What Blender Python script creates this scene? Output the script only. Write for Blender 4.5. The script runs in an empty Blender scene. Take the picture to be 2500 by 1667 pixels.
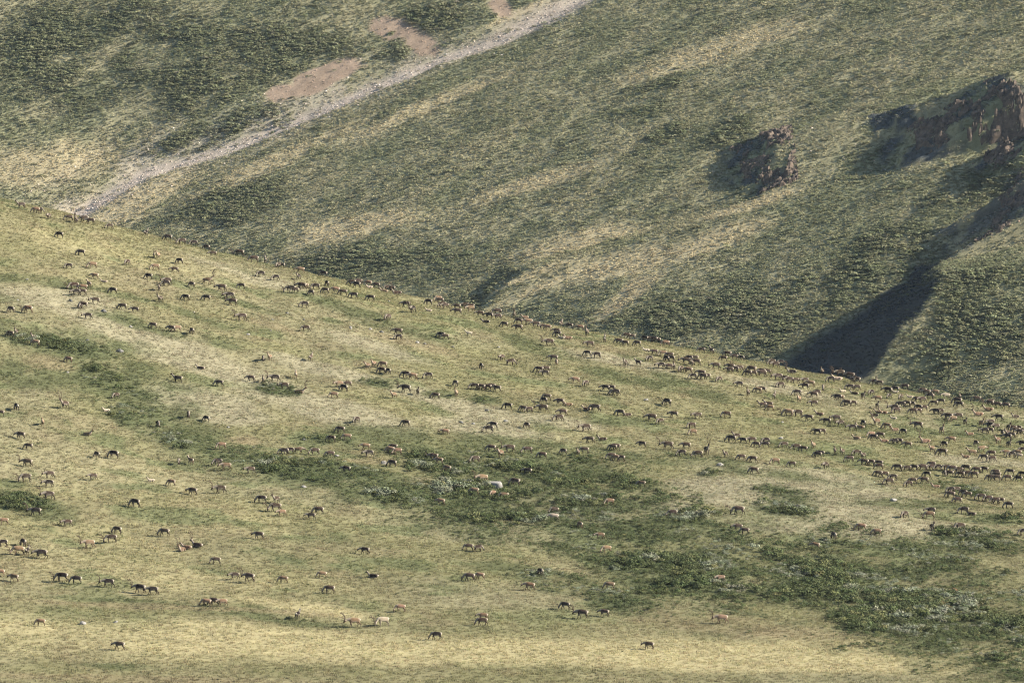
import bpy, math, random
import numpy as np
from mathutils import Vector, Matrix, Euler

# ------------------------------------------------------------------ camera, sky, sun, exposure
SC = bpy.context.scene
COL = SC.collection
W, H_ = 2500.0, 1667.0
FOV = math.radians(10.0)
FPX = W / 2 / math.tan(FOV / 2)
PITCH = math.radians(-3.0)
cam_d = bpy.data.cameras.new('camera')
cam_d.sensor_fit = 'HORIZONTAL'
cam_d.angle = FOV
cam_d.clip_start = 1.0
cam_d.clip_end = 8000.0
cam = bpy.data.objects.new('camera', cam_d)
COL.objects.link(cam)
cam.location = (0, 0, 0)
cam.rotation_euler = (math.radians(90) + PITCH, 0, 0)
SC.camera = cam

SUN_EL = math.radians(28.0)
SUN_AZ = math.radians(-6.0)            # measured from +X (right of the view) towards +Y
SUNV = Vector((math.cos(SUN_EL) * math.cos(SUN_AZ), math.cos(SUN_EL) * math.sin(SUN_AZ), math.sin(SUN_EL)))
world = bpy.data.worlds.new('World')
SC.world = world
world.use_nodes = True
wn = world.node_tree
bg = wn.nodes['Background']
sky = wn.nodes.new('ShaderNodeTexSky')
sky.sky_type = 'NISHITA'
sky.sun_disc = False
sky.sun_elevation = SUN_EL
sky.sun_rotation = math.radians(90) - SUN_AZ
sky.altitude = 900
wn.links.new(sky.outputs['Color'], bg.inputs['Color'])
bg.inputs['Strength'].default_value = 0.05
sun_d = bpy.data.lights.new('sun', 'SUN')
sun_d.energy = 4.8
sun_d.angle = math.radians(0.53)
sun_d.color = (1.0, 0.92, 0.80)
sun = bpy.data.objects.new('sun', sun_d)
COL.objects.link(sun)
sun.rotation_euler = SUNV.to_track_quat('Z', 'Y').to_euler()
sun.location = (900, 400, 700)
SC.view_settings.view_transform = 'Standard'
SC.view_settings.look = 'None'
SC.view_settings.exposure = 2.1
SC.view_settings.gamma = 1.0
SC.cycles.use_denoising = True
SC.cycles.filter_width = 1.2
SC.cycles.max_bounces = 4

# ------------------------------------------------------------------ small helpers
rng = np.random.default_rng(7)
random.seed(7)


def hash2(ix, iy, seed):
    h = (ix.astype(np.int64) * 374761393 + iy.astype(np.int64) * 668265263 + seed * 974634777) & 0xFFFFFFFF
    h = ((h ^ (h >> 13)) * 1274126177) & 0xFFFFFFFF
    h = (h ^ (h >> 16)) & 0xFFFFFFFF
    return h / 4294967295.0


def vnoise(x, y, seed=0):
    x = np.asarray(x, float); y = np.asarray(y, float)
    ix = np.floor(x); iy = np.floor(y)
    fx = x - ix; fy = y - iy
    fx = fx * fx * (3 - 2 * fx); fy = fy * fy * (3 - 2 * fy)
    a = hash2(ix, iy, seed); b = hash2(ix + 1, iy, seed)
    c = hash2(ix, iy + 1, seed); d = hash2(ix + 1, iy + 1, seed)
    return (a + (b - a) * fx) * (1 - fy) + (c + (d - c) * fx) * fy


def fbm(x, y, octs=4, seed=0, gain=0.5):
    s = 0.0; amp = 1.0; tot = 0.0
    for o in range(octs):
        s = s + amp * vnoise(x * 2 ** o + 17.3 * o, y * 2 ** o - 9.1 * o, seed + o)
        tot += amp; amp *= gain
    return s / tot


def sstep(a, b, x):
    t = np.clip((x - a) / (b - a), 0, 1)
    return t * t * (3 - 2 * t)


def ray(px, py):
    """direction of a view ray, scaled so that its y component is 1"""
    u = (np.asarray(px, float) - W / 2) / FPX
    v = (H_ / 2 - np.asarray(py, float)) / FPX
    dy = math.cos(PITCH) - v * math.sin(PITCH)
    dz = math.sin(PITCH) + v * math.cos(PITCH)
    return u / dy, dz / dy


def project(x, y, z):
    f = y * math.cos(PITCH) + z * math.sin(PITCH)
    up = -y * math.sin(PITCH) + z * math.cos(PITCH)
    return W / 2 + x / f * FPX, H_ / 2 - up / f * FPX


class Grid:
    """a height field sampled on a tensor grid, with bilinear look-up and ray casting"""
    def __init__(self, xs, ys, z):
        self.xs, self.ys, self.z = xs, ys, z

    def at(self, x, y):
        i = np.clip(np.searchsorted(self.xs, x) - 1, 0, len(self.xs) - 2)
        j = np.clip(np.searchsorted(self.ys, y) - 1, 0, len(self.ys) - 2)
        fx = np.clip((x - self.xs[i]) / (self.xs[i + 1] - self.xs[i]), 0, 1)
        fy = np.clip((y - self.ys[j]) / (self.ys[j + 1] - self.ys[j]), 0, 1)
        z = self.z
        return (z[j, i] * (1 - fx) + z[j, i + 1] * fx) * (1 - fy) + (z[j + 1, i] * (1 - fx) + z[j + 1, i + 1] * fx) * fy

    def cast(self, px, py, lift=0.0, y0=700.0, y1=1100.0, step=0.5):
        px = np.atleast_1d(np.asarray(px, float)); py = np.atleast_1d(np.asarray(py, float))
        u, s = ray(px, py)
        Y = np.arange(y0, y1, step)
        out = np.zeros((len(px), 3)); ok = np.zeros(len(px), bool)
        for k in range(len(px)):
            g = s[k] * Y - (self.at(u[k] * Y, Y) + lift)
            hit = np.nonzero(g < 0)[0]
            if len(hit):
                q = hit[0]; ok[k] = True
                t = Y[q] if q == 0 else Y[q - 1] + step * g[q - 1] / max(1e-9, g[q - 1] - g[q])
            else:
                t = Y[np.argmin(g)]
            out[k] = (u[k] * t, t, self.at(u[k] * t, np.array(t)))
        return out, ok


def grid_mesh(name, xs, ys, z, col, mat):
    ny, nx = z.shape
    X, Y = np.meshgrid(xs, ys)
    co = np.stack([X, Y, z], -1).reshape(-1, 3).astype(np.float32)
    idx = np.arange(nx * ny).reshape(ny, nx)
    q = np.stack([idx[:-1, :-1], idx[:-1, 1:], idx[1:, 1:], idx[1:, :-1]], -1).reshape(-1, 4).astype(np.int32)
    me = bpy.data.meshes.new(name)
    me.vertices.add(len(co)); me.vertices.foreach_set('co', co.ravel())
    me.loops.add(q.size); me.loops.foreach_set('vertex_index', q.ravel())
    me.polygons.add(len(q)); me.polygons.foreach_set('loop_start', np.arange(0, q.size, 4, dtype=np.int32))
    me.polygons.foreach_set('use_smooth', np.ones(len(q), bool))
    me.update()
    a = me.attributes.new('col', 'FLOAT_VECTOR', 'POINT')
    a.data.foreach_set('vector', col.reshape(-1, 3).astype(np.float32).ravel())
    me.materials.append(mat)
    o = bpy.data.objects.new(name, me); COL.objects.link(o)
    return o


def raw_mesh(name, verts, faces, mat=None, smooth=False):
    me = bpy.data.meshes.new(name)
    me.from_pydata([tuple(v) for v in verts], [], [tuple(f) for f in faces])
    me.update()
    if smooth:
        me.polygons.foreach_set('use_smooth', np.ones(len(me.polygons), bool))
    if mat: me.materials.append(mat)
    return me


def tag(o, label, cat, group=None, kind=None):
    o['label'] = label
    o['category'] = cat
    if group: o['group'] = group
    if kind: o['kind'] = kind
    return o


# ------------------------------------------------------------------ materials
def new_mat(name):
    m = bpy.data.materials.new(name); m.use_nodes = True
    nt = m.node_tree; nt.nodes.clear()
    out = nt.nodes.new('ShaderNodeOutputMaterial')
    return m, nt, out


def N(nt, t, **kw):
    n = nt.nodes.new(t)
    for k, v in kw.items():
        if k.startswith('i_'): n.inputs[k[2:]].default_value = v
        else: setattr(n, k, v)
    return n


def ground_material(name, scales, amount, bump):
    m, nt, out = new_mat(name)
    at = N(nt, 'ShaderNodeAttribute', attribute_name='col')
    tc = N(nt, 'ShaderNodeTexCoord')
    c = at.outputs['Vector']
    for k, sc in enumerate(scales):
        no = N(nt, 'ShaderNodeTexNoise', i_Scale=sc, i_Detail=5.0, i_Roughness=0.65)
        nt.links.new(tc.outputs['Object'], no.inputs['Vector'])
        mr = N(nt, 'ShaderNodeMapRange'); mr.inputs['From Min'].default_value = 0.3; mr.inputs['From Max'].default_value = 0.7
        mr.inputs['To Min'].default_value = 1 - amount; mr.inputs['To Max'].default_value = 1 + amount
        nt.links.new(no.outputs['Fac'], mr.inputs['Value'])
        vm = N(nt, 'ShaderNodeVectorMath', operation='SCALE')
        nt.links.new(c, vm.inputs[0]); nt.links.new(mr.outputs['Result'], vm.inputs['Scale'])
        c = vm.outputs['Vector']
    d = N(nt, 'ShaderNodeBsdfDiffuse', i_Roughness=0.8)
    nt.links.new(c, d.inputs['Color'])
    nb = N(nt, 'ShaderNodeTexNoise', i_Scale=scales[-1] * 1.5, i_Detail=4.0)
    nt.links.new(tc.outputs['Object'], nb.inputs['Vector'])
    b = N(nt, 'ShaderNodeBump', i_Strength=1.0, i_Distance=bump)
    nt.links.new(nb.outputs['Fac'], b.inputs['Height'])
    nt.links.new(b.outputs['Normal'], d.inputs['Normal'])
    nt.links.new(d.outputs[0], out.inputs['Surface'])
    return m


def leaf_material(name, transl):
    m, nt, out = new_mat(name)
    at = N(nt, 'ShaderNodeAttribute', attribute_name='col', attribute_type='INSTANCER')
    d = N(nt, 'ShaderNodeBsdfDiffuse')
    t = N(nt, 'ShaderNodeBsdfTranslucent')
    mx = N(nt, 'ShaderNodeMixShader'); mx.inputs[0].default_value = transl
    nt.links.new(at.outputs['Vector'], d.inputs['Color']); nt.links.new(at.outputs['Vector'], t.inputs['Color'])
    nt.links.new(d.outputs[0], mx.inputs[1]); nt.links.new(t.outputs[0], mx.inputs[2])
    nt.links.new(mx.outputs[0], out.inputs['Surface'])
    return m


def rock_material(name, col, dark, scale):
    m, nt, out = new_mat(name)
    tc = N(nt, 'ShaderNodeTexCoord')
    no = N(nt, 'ShaderNodeTexNoise', i_Scale=scale, i_Detail=6.0, i_Roughness=0.7)
    nt.links.new(tc.outputs['Object'], no.inputs['Vector'])
    cr = N(nt, 'ShaderNodeValToRGB')
    cr.color_ramp.elements[0].position = 0.35; cr.color_ramp.elements[0].color = (*dark, 1)
    cr.color_ramp.elements[1].position = 0.6; cr.color_ramp.elements[1].color = (*col, 1)
    nt.links.new(no.outputs['Fac'], cr.inputs['Fac'])
    d = N(nt, 'ShaderNodeBsdfDiffuse', i_Roughness=0.6)
    nt.links.new(cr.outputs['Color'], d.inputs['Color'])
    b = N(nt, 'ShaderNodeBump', i_Strength=0.8, i_Distance=0.15)
    nt.links.new(no.outputs['Fac'], b.inputs['Height']); nt.links.new(b.outputs['Normal'], d.inputs['Normal'])
    nt.links.new(d.outputs[0], out.inputs['Surface'])
    return m


M_HILL = ground_material('tundra_turf', (0.35, 2.2, 7.0), 0.16, 0.06)
M_MOUNT = ground_material('mountain_turf', (0.2, 0.9, 3.0), 0.15, 0.12)
M_GRASS = leaf_material('grass_blades', 0.35)
M_WILLOW = leaf_material('willow_leaves', 0.25)
M_BRUSH = leaf_material('brush_leaves', 0.35)
M_STONE = leaf_material('scree_stone', 0.0)
M_BOULDER = rock_material('pale_boulder_rock', (0.30, 0.285, 0.26), (0.17, 0.16, 0.145), 2.2)
M_GREYROCK = rock_material('grey_boulder_rock', (0.17, 0.165, 0.155), (0.07, 0.07, 0.065), 2.2)
M_RUSTROCK = rock_material('rusty_boulder_rock', (0.30, 0.17, 0.10), (0.10, 0.06, 0.04), 2.2)
M_CRAG = rock_material('brown_crag_rock', (0.155, 0.120, 0.092), (0.05, 0.045, 0.043), 0.5)

# ------------------------------------------------------------------ the near hill (ground sheet)
RIDGE_PX = np.array([-1500, -700, 0, 120, 250, 500, 750, 1000, 1250, 1500, 1750, 2000, 2250, 2500, 3200, 4200], float)
RIDGE_PY = np.array([250, 330, 490, 512, 545, 611, 667, 722, 778, 822, 864, 913, 962, 1003, 1085, 1150], float)
Y_RIDGE, Y_FOOT, Z_FOOT = 1045.0, 770.0, -86.0


def axis(lo, hi, step, far_lo, far_hi, grow=1.25):
    a = list(np.arange(lo, hi + 1e-6, step))
    s = step; x = lo; pre = []
    while x > far_lo:
        s *= grow; x -= s; pre.append(x)
    s = step; x = hi; post = []
    while x < far_hi:
        s *= grow; x += s; post.append(x)
    return np.array(pre[::-1] + a + post)


HX = axis(-104, 104, 0.36, -520, 520)
HY = axis(752, 1072, 0.42, -60, 1420)
HXX, HYY = np.meshgrid(HX, HY)
rx, rs = ray(RIDGE_PX, RIDGE_PY)
zr_x = np.interp(HX, rx * Y_RIDGE, rs * Y_RIDGE)
k = np.ones(41) / 41
fine = (HX > -103) & (HX < 103)
tgt_slope = np.interp(HX / Y_RIDGE, rx, rs)


def hill_base(zr):
    """straight-ish slope from the foot to a rounded crest, then down the far side"""
    y = HYY; zr = zr[None, :]
    s = (y - Y_FOOT) / (Y_RIDGE - Y_FOOT)
    m = (zr - Z_FOOT)
    lin = Z_FOOT + m * (s * 1.0)
    lin = lin + m * 0.06 * np.sin(np.clip(s, 0, 1) * math.pi) * -0.6          # a slightly hollow lower slope
    R0 = Y_RIDGE - 42
    over = np.clip(y - R0, 0, None)
    k0 = 0.0022
    far = lin - np.where(over < 130, k0 * over ** 2, k0 * 130 ** 2 + k0 * 260 * (over - 130) * 0.9)
    near = np.clip(Y_FOOT - y, 0, None)
    # towards the camera: the meadow levels out, then the opposite slope climbs to the viewpoint
    mead = Z_FOOT - 0.035 * np.minimum(near, 170)
    zn = np.where(y < 600, np.minimum(mead + np.clip(600 - y, 0, None) * 0.155, -2.2 - 0.0 * y), mead)
    z = np.where(y < Y_FOOT, zn, far)
    return np.maximum(z, -175)


def hill_detail(x, y):
    """gentle swells, contour steps and tussocks"""
    d = (fbm(x / 60, y / 70, 3, 11) - 0.5) * 3.0
    d += (fbm((x + y * 0.35) / 26, y / 16, 3, 31) - 0.5) * 1.5
    d += (fbm(x / 7, y / 6, 3, 51) - 0.5) * 0.5
    d += (fbm(x / 1.6, y / 1.5, 3, 71) - 0.5) * 0.22
    fade = sstep(640, 770, y) * (0.25 + 0.75 * sstep(765, 840, y))
    return d * fade


DET = hill_detail(HXX, HYY)
zr = zr_x.copy()
for it in range(5):
    z = hill_base(zr) + DET
    sl = np.where((HYY > 930) & (HYY < 1150), z / HYY, -9).max(0)
    err = tgt_slope - sl
    err = np.convolve(np.pad(err, 20, 'edge'), k, 'valid')
    zr = zr + err * Y_RIDGE
HZ = hill_base(zr) + DET
HILL = Grid(HX, HY, HZ)

# ------------------------------------------------------------------ the far mountainside
MX0, MY0 = 0.30, 0.33
Z0M = -131.3


def mount_plane(x, y):
    return Z0M + MX0 * x + MY0 * (y - 1500)


def plane_hit(px, py, lift=0.0):
    u, s = ray(px, py)
    t = (Z0M + lift - MY0 * 1500) / (s - MX0 * u - MY0)
    return np.stack([u * t, t], -1)


O = 2500 / 2352.0                                     # overview pixels to photograph pixels
SCREE_PX = np.array([(150, 512), (200, 475), (330, 400), (560, 322), (700, 262), (850, 200), (1000, 140), (1150, 88), (1330, 0), (1500, -80)], float) * O
SCREE = plane_hit(SCREE_PX[:, 0], SCREE_PX[:, 1])
d0 = SCREE[0] - SCREE[1]
SCREE = np.vstack([SCREE[0] + d0 * 2, SCREE, SCREE[-1] + (SCREE[-1] - SCREE[-2]) * 4])


def poly_dist(x, y, P):
    """signed distance to a polyline (positive on its left) and arc parameter 0..1"""
    best = np.full(x.shape, 1e9); sg = np.zeros(x.shape); arc = np.zeros(x.shape)
    L = np.hypot(*(P[1:] - P[:-1]).T); tot = L.sum(); acc = 0.0
    for a, b, l in zip(P[:-1], P[1:], L):
        d = (b - a) / l
        t = (x - a[0]) * d[0] + (y - a[1]) * d[1]
        tc = np.clip(t, 0, l)
        ex = x - a[0] - d[0] * tc; ey = y - a[1] - d[1] * tc
        dd = np.hypot(ex, ey)
        s = np.sign(d[0] * (y - a[1]) - d[1] * (x - a[0]))
        m = dd < best
        best = np.where(m, dd, best); sg = np.where(m, s, sg); arc = np.where(m, (acc + tc) / tot, arc)
        acc += l
    return best * sg, arc


# steep shaded banks facing left.  For each: foot line and top line in photograph pixels (far to near), steepness added, roughness
BANKS = [
    ([(2150, 422), (2180, 424), (2230, 408), (2380, 402), (2520, 340)], [(2450, 186), (2485, 235), (2510, 270), (2530, 320), (2560, 330)], 0.32, 1.0),   # the big crag
    ([(1768, 428), (1775, 460), (1785, 482), (1840, 472), (1900, 447)], [(1890, 315), (1905, 345), (1900, 385), (1895, 425), (1915, 440)], 0.27, 0.9),    # the small crag
    ([(2262, 585), (2290, 594), (2380, 562), (2460, 520)], [(2500, 425), (2530, 440), (2540, 470), (2560, 490)], 0.32, 0.5),                           # spur below the big crag
    ([(2222, 678), (2135, 752), (2020, 840), (1960, 898), (2000, 945)], [(2288, 650), (2300, 678), (2275, 720), (2200, 815), (2120, 915)], 0.36, 0.1),      # the shaded hollow
    ([(1215, 690), (1185, 712), (1160, 735)], [(1285, 660), (1240, 695), (1200, 738)], 0.30, 0.05),                                                  # little bank in the valley
    ([(2450, 445), (2480, 440)], [(2540, 380), (2550, 395)], 0.32, 0.3),
]


def bank_lines(bank):
    """foot and top of the bank on the ground: x as a function of y"""
    foot, top, k, _ = bank
    f = np.array(foot, float); t = np.array(top, float)
    F = plane_hit(f[:, 0], f[:, 1]); o = np.argsort(F[:, 1]); F = F[o]
    lift = np.zeros(len(t))
    for _ in range(25):
        T = plane_hit(t[:, 0], t[:, 1], lift)
        lift = 0.5 * lift + 0.5 * k * np.clip(T[:, 0] - np.interp(T[:, 1], F[:, 1], F[:, 0]), 0, 60)
    o = np.argsort(T[:, 1]); T = T[o]
    return F, T


BL = [bank_lines(b) for b in BANKS]


def bank_field(x, y, b):
    """height added by bank b, and position across it (0 foot .. 1 top)"""
    F, T = BL[b]; k = BANKS[b][2]
    y0, y1 = min(F[0, 1], T[0, 1]), max(F[-1, 1], T[-1, 1])
    e = np.interp(y, F[:, 1], F[:, 0]); r = np.interp(y, T[:, 1], T[:, 0])
    m = 15.0 if b == 0 else 6.0
    w = np.clip(r - e, 2.0, 70.0) * sstep(y0 - m, y0 + 1, y) * (1 - sstep(y1 - 1, y1 + m * 1.6, y))
    d = x - e + (fbm(x / 5, y / 5, 3, 171 + b) - 0.5) * 4.0 + (fbm(x / 13, y / 13, 3, 181 + b) - 0.5) * (9.0 if b == 3 else 4.0)
    a = k * np.clip(d, 0, w) * np.where(d > w, np.exp(-np.clip(d - w, 0, 500) / 65.0), 1.0)
    return a, np.where(w > 0.8, d / np.maximum(w, 0.8), -1.0)


MX = axis(-192, 192, 0.62, -520, 520)
MY = axis(1440, 2230, 0.72, 1290, 2560)
MXX, MYY = np.meshgrid(MX, MY)


def mount_height(x, y):
    z = mount_plane(x, y)
    dl, _ = poly_dist(x, y, SCREE)
    left = np.clip(dl, 0, None)
    z = z + 0.20 * (np.sqrt(left ** 2 + 20) - 4.47) * sstep(0, 10, left)
    z = z - 1.3 * np.exp(-(dl / 7.0) ** 2)
    # swells that run down the fall line
    a = (x * MX0 + y * MY0) / math.hypot(MX0, MY0); c = (x * MY0 - y * MX0) / math.hypot(MX0, MY0)
    z = z + (fbm(c / 30, a / 110, 3, 101) - 0.5) * 2.2
    z = z + (fbm(c / 9, a / 26, 3, 131) - 0.5) * 0.7
    z = z + (fbm(x / 3.0, y / 3.0, 3, 151) - 0.5) * 0.4
    rough = np.zeros_like(z)
    for b in range(len(BANKS)):
        a, t = bank_field(x, y, b)
        on = sstep(-.06, .06, t) * (1 - sstep(.95, 1.15, t)); rg = BANKS[b][3]
        z = z + a + on * rg * ((fbm(x / 2.6, y / 2.6, 4, 191) - 0.5) * 2.6)
        if rg > 0.09: rough = np.maximum(rough, on * min(1, rg + 0.25))
    return z, rough


MZ, MROUGH = mount_height(MXX, MYY)
MOUNT = Grid(MX, MY, MZ)


# ------------------------------------------------------------------ plant cover, painted over the land in ground coordinates
class Patch:
    """an ellipse on the ground, set out from a centre and its two half axes"""
    def __init__(self, grid, cx, cy, rx_, ry_, rot, y0, y1):
        a = math.radians(rot)
        px = [cx, cx + rx_ * math.cos(a), cx - ry_ * math.sin(a)]
        py = [cy, cy + rx_ * math.sin(a), cy + ry_ * math.cos(a)]
        P, ok = grid.cast(px, py, 0, y0, y1, 1.0)
        self.c = P[0, :2]
        A = np.stack([P[1, :2] - P[0, :2], P[2, :2] - P[0, :2]], 1)
        if abs(np.linalg.det(A)) < 1e-3: A = np.diag([rx_ * 0.07, ry_ * 0.2])
        self.inv = np.linalg.inv(A)
        self.rad = np.abs(A).sum()

    def f(self, x, y, wob, soft):
        out = np.zeros_like(x)
        m = (np.abs(x - self.c[0]) < self.rad * 1.7) & (np.abs(y - self.c[1]) < self.rad * 1.7)
        if not m.any(): return out
        dx = x[m] - self.c[0]; dy = y[m] - self.c[1]
        p = self.inv[0, 0] * dx + self.inv[0, 1] * dy; q = self.inv[1, 0] * dx + self.inv[1, 1] * dy
        r = np.hypot(p, q) + wob[m]
        out[m] = 1 - sstep(1 - soft, 1 + soft, r)
        return out


# overview pixels: cx, cy, rx, ry, turn
WIL = [(330, 962, 90, 26, 20), (440, 1015, 120, 24, 12), (570, 1050, 120, 22, 6), (255, 880, 90, 26, 22), (130, 790, 150, 16, 8), (50, 1155, 70, 18, 8), (1500, 1225, 190, 75, 10), (1690, 1290, 230, 80, 8), (2000, 1330, 300, 80, 6), (2200, 1390, 240, 100, 12), (2320, 1490, 150, 80, 10), (1450, 1290, 130, 36, 10), (1250, 1170, 180, 65, 9), (1060, 1150, 180, 50, 8), (760, 1085, 150, 32, 8), (940, 1128, 235, 42, 8), (1150, 1175, 240, 62, 9), (1400, 1225, 220, 75, 13), (1600, 1300, 230, 85, 10), (1860, 1330, 250, 80, 10),
       (2090, 1395, 270, 100, 14), (2290, 1480, 130, 60, 12), (1310, 1095, 200, 35, 5), (1280, 1335, 95, 26, 10), (1430, 1385, 100, 26, 12),
       (1000, 1075, 110, 20, 3), (640, 1068, 90, 26, 6), (2230, 1250, 130, 26, 5), (1780, 1128, 75, 18, 10), (1800, 1172, 75, 11, 3), (640, 893, 45, 15, 4),
       (870, 880, 38, 10, 6), (1110, 918, 34, 9, 4), (740, 1005, 55, 13, 4), (1625, 1090, 32, 9, 0), (2210, 1120, 60, 12, 8), (2310, 1195, 60, 10, 6)]
GRN = [(370, 955, 150, 55, 32), (480, 1030, 170, 45, 14), (700, 1078, 170, 40, 8), (820, 1100, 170, 40, 9), (230, 850, 170, 40, 22), (1180, 1100, 200, 40, 8), (140, 785, 190, 28, 10), (60, 640, 110, 10, 3), (290, 860, 140, 40, 18), (330, 962, 80, 26, 12), (430, 1012, 130, 26, 10), (570, 1050, 130, 24, 6),
       (820, 998, 110, 28, 6), (905, 1015, 150, 24, 4), (530, 790, 50, 16, 14), (515, 742, 60, 14, 14), (840, 725, 130, 18, 18), (960, 765, 90, 12, 14), (1000, 905, 45, 9, 4),
       (1390, 965, 60, 14, 8), (1640, 912, 60, 14, 14), (1560, 878, 60, 11, 14), (50, 1150, 80, 24, 10), (110, 1185, 80, 18, 8), (20, 1110, 40, 10, 6),
       (330, 1384, 220, 8, 3), (620, 1418, 180, 11, 8), (780, 1438, 60, 8, 5), (1180, 1030, 220, 26, 4), (1500, 1050, 260, 16, 5), (1760, 1088, 130, 10, 6), (2130, 1155, 200, 12, 4),
       (1240, 800, 120, 14, 16), (1440, 870, 110, 12, 14), (300, 740, 120, 9, 16), (430, 720, 90, 7, 18), (170, 655, 90, 9, 8), (1980, 985, 120, 8, 10), (2230, 1000, 140, 7, 8),
       (1800, 1020, 120, 8, 10), (240, 905, 110, 24, 10), (120, 865, 140, 30, 6), (560, 700, 130, 7, 16), (270, 1530, 70, 7, 2), (1480, 1330, 80, 20, 8), (1180, 1310, 90, 18, 10)]
PAL = [(130, 690, 170, 30, 10), (330, 780, 190, 34, 20), (560, 870, 220, 26, 16), (700, 925, 210, 30, 14), (1060, 935, 150, 20, 14), (1280, 965, 130, 14, 8),
       (1900, 1130, 240, 55, 9), (1700, 1130, 150, 40, 5), (2020, 1205, 260, 34, 6), (470, 930, 140, 34, 8), (880, 800, 140, 16, 14), (1130, 985, 130, 16, 8),
       (980, 1108, 60, 12, 10), (600, 640, 160, 14, 16), (1420, 830, 140, 10, 12), (1850, 905, 160, 8, 10), (1560, 1165, 80, 20, 8), (760, 850, 130, 14, 12), (2250, 1060, 120, 10, 5)]
YEL = [(1176, 1492, 900, 26, 1), (500, 1455, 600, 30, 2), (200, 1240, 240, 60, 6), (2000, 1500, 520, 26, 2), (350, 1320, 340, 34, 3), (640, 1490, 600, 18, 1), (1500, 1520, 1100, 20, 1),
       (700, 1395, 200, 14, 8), (250, 1100, 220, 60, 8), (520, 1185, 200, 40, 8), (280, 585, 260, 20, 14), (160, 560, 160, 26, 14)]
BRN = [(2150, 1362, 70, 34, 16), (2230, 1385, 70, 22, 10), (110, 835, 60, 12, 6), (985, 1108, 60, 12, 8), (620, 745, 90, 9, 18), (950, 790, 120, 8, 14), (560, 1012, 40, 8, 5), (2170, 1385, 20, 12, 0),
       (300, 1560, 400, 9, 1), (420, 1395, 340, 7, 3), (1700, 1440, 260, 22, 6), (860, 1060, 60, 8, 4), (1350, 790, 110, 8, 14)]

C_BASE = np.array((0.170, 0.157, 0.087)); C_PALE = np.array((0.226, 0.206, 0.136)); C_YEL = np.array((0.325, 0.285, 0.160))
C_GRN = np.array((0.086, 0.095, 0.047)); C_WIL = np.array((0.068, 0.080, 0.040)); C_BRN = np.array((0.190, 0.152, 0.094)); C_OLV = np.array((0.148, 0.143, 0.072))


def lerp(a, b, t):
    return a + (b - a) * t[..., None]


def patches(lst, grid, y0, y1):
    return [Patch(grid, a * O, b * O, c * O, d * O, e, y0, y1) for a, b, c, d, e in lst]


HP = {n: patches(l, HILL, 700.0, 1085.0) for n, l in (('wil', WIL), ('grn', GRN), ('pal', PAL), ('yel', YEL), ('brn', BRN))}


def mask(ps, x, y, seed, amp, sc, soft):
    wob = (fbm(x / sc, y / (sc * 1.3), 4, seed) - 0.5) * amp
    m = np.zeros_like(x)
    for p in ps:
        m = np.maximum(m, p.f(x, y, wob, soft))
    return m


def hill_cover(x, y):
    """colour of the plant cover and how much of it is willow scrub"""
    n1 = fbm((x + 0.5 * y) / 14, y / 10, 4, 211); n2 = fbm(x / 3.2, y / 3.8, 3, 231); n3 = fbm(x / 45, y / 40, 3, 251)
    c = np.broadcast_to(C_BASE, x.shape + (3,)).copy()
    c = lerp(c, C_OLV, np.clip(sstep(0.42, 0.66, n1) * 0.6, 0, 1))
    c = lerp(c, C_PALE, sstep(0.52, 0.68, n3) * 0.3)
    c = lerp(c, C_BRN, sstep(0.60, 0.74, fbm(x / 6, y / 7, 4, 271)) * 0.25)
    pal = mask(HP['pal'], x, y, 311, 1.1, 9, 0.35)
    yel = mask(HP['yel'], x, y, 331, 0.9, 14, 0.5)
    c = lerp(c, C_YEL, yel * (0.22 + 0.5 * sstep(840, 800, y)))
    c = lerp(c, C_PALE, pal * 0.85)
    # thin darker drifts of dwarf birch all over the slope
    drift = sstep(0.57, 0.70, fbm((x + 0.3 * y) / 9, y / 7.5, 4, 351)) * (1 - 0.6 * pal) * sstep(785, 830, y)
    c = lerp(c, C_GRN * 1.35, drift * 0.75)
    grn = mask(HP['grn'], x, y, 371, 1.3, 5, 0.45)
    wil = mask(HP['wil'], x, y, 391, 1.3, 6, 0.55)
    gaps = sstep(0.50, 0.66, fbm(x / 7, y / 8, 4, 411))
    c = lerp(c, C_GRN, grn * 0.85 * (1 - 0.5 * sstep(0.5, 0.7, n2)))
    c = lerp(c, C_BRN, mask(HP['brn'], x, y, 431, 1.0, 5, 0.45) * 0.45)
    c = lerp(c, C_WIL, wil * 0.9 * (1 - 0.55 * gaps))
    c = c * (0.86 + 0.28 * n2)[..., None]
    scrub = np.maximum(wil * (1 - 0.6 * gaps), 0.40 * grn * (n2 > 0.48))
    scrub = np.maximum(scrub, 0.20 * drift)
    scrub = np.maximum(scrub, (0.035 + 0.05 * (n1 > 0.5)) * sstep(800, 850, y) * (1 - 0.6 * pal))
    return c, scrub, wil


HC, HSCRUB, _ = hill_cover(HXX, HYY)
hill = grid_mesh('hill', HX, HY, HZ, HC * 0.88, M_HILL)
tag(hill, 'tundra hillside falling to the right with pale turf and dark scrub drifts', 'hill', kind='structure')

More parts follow.
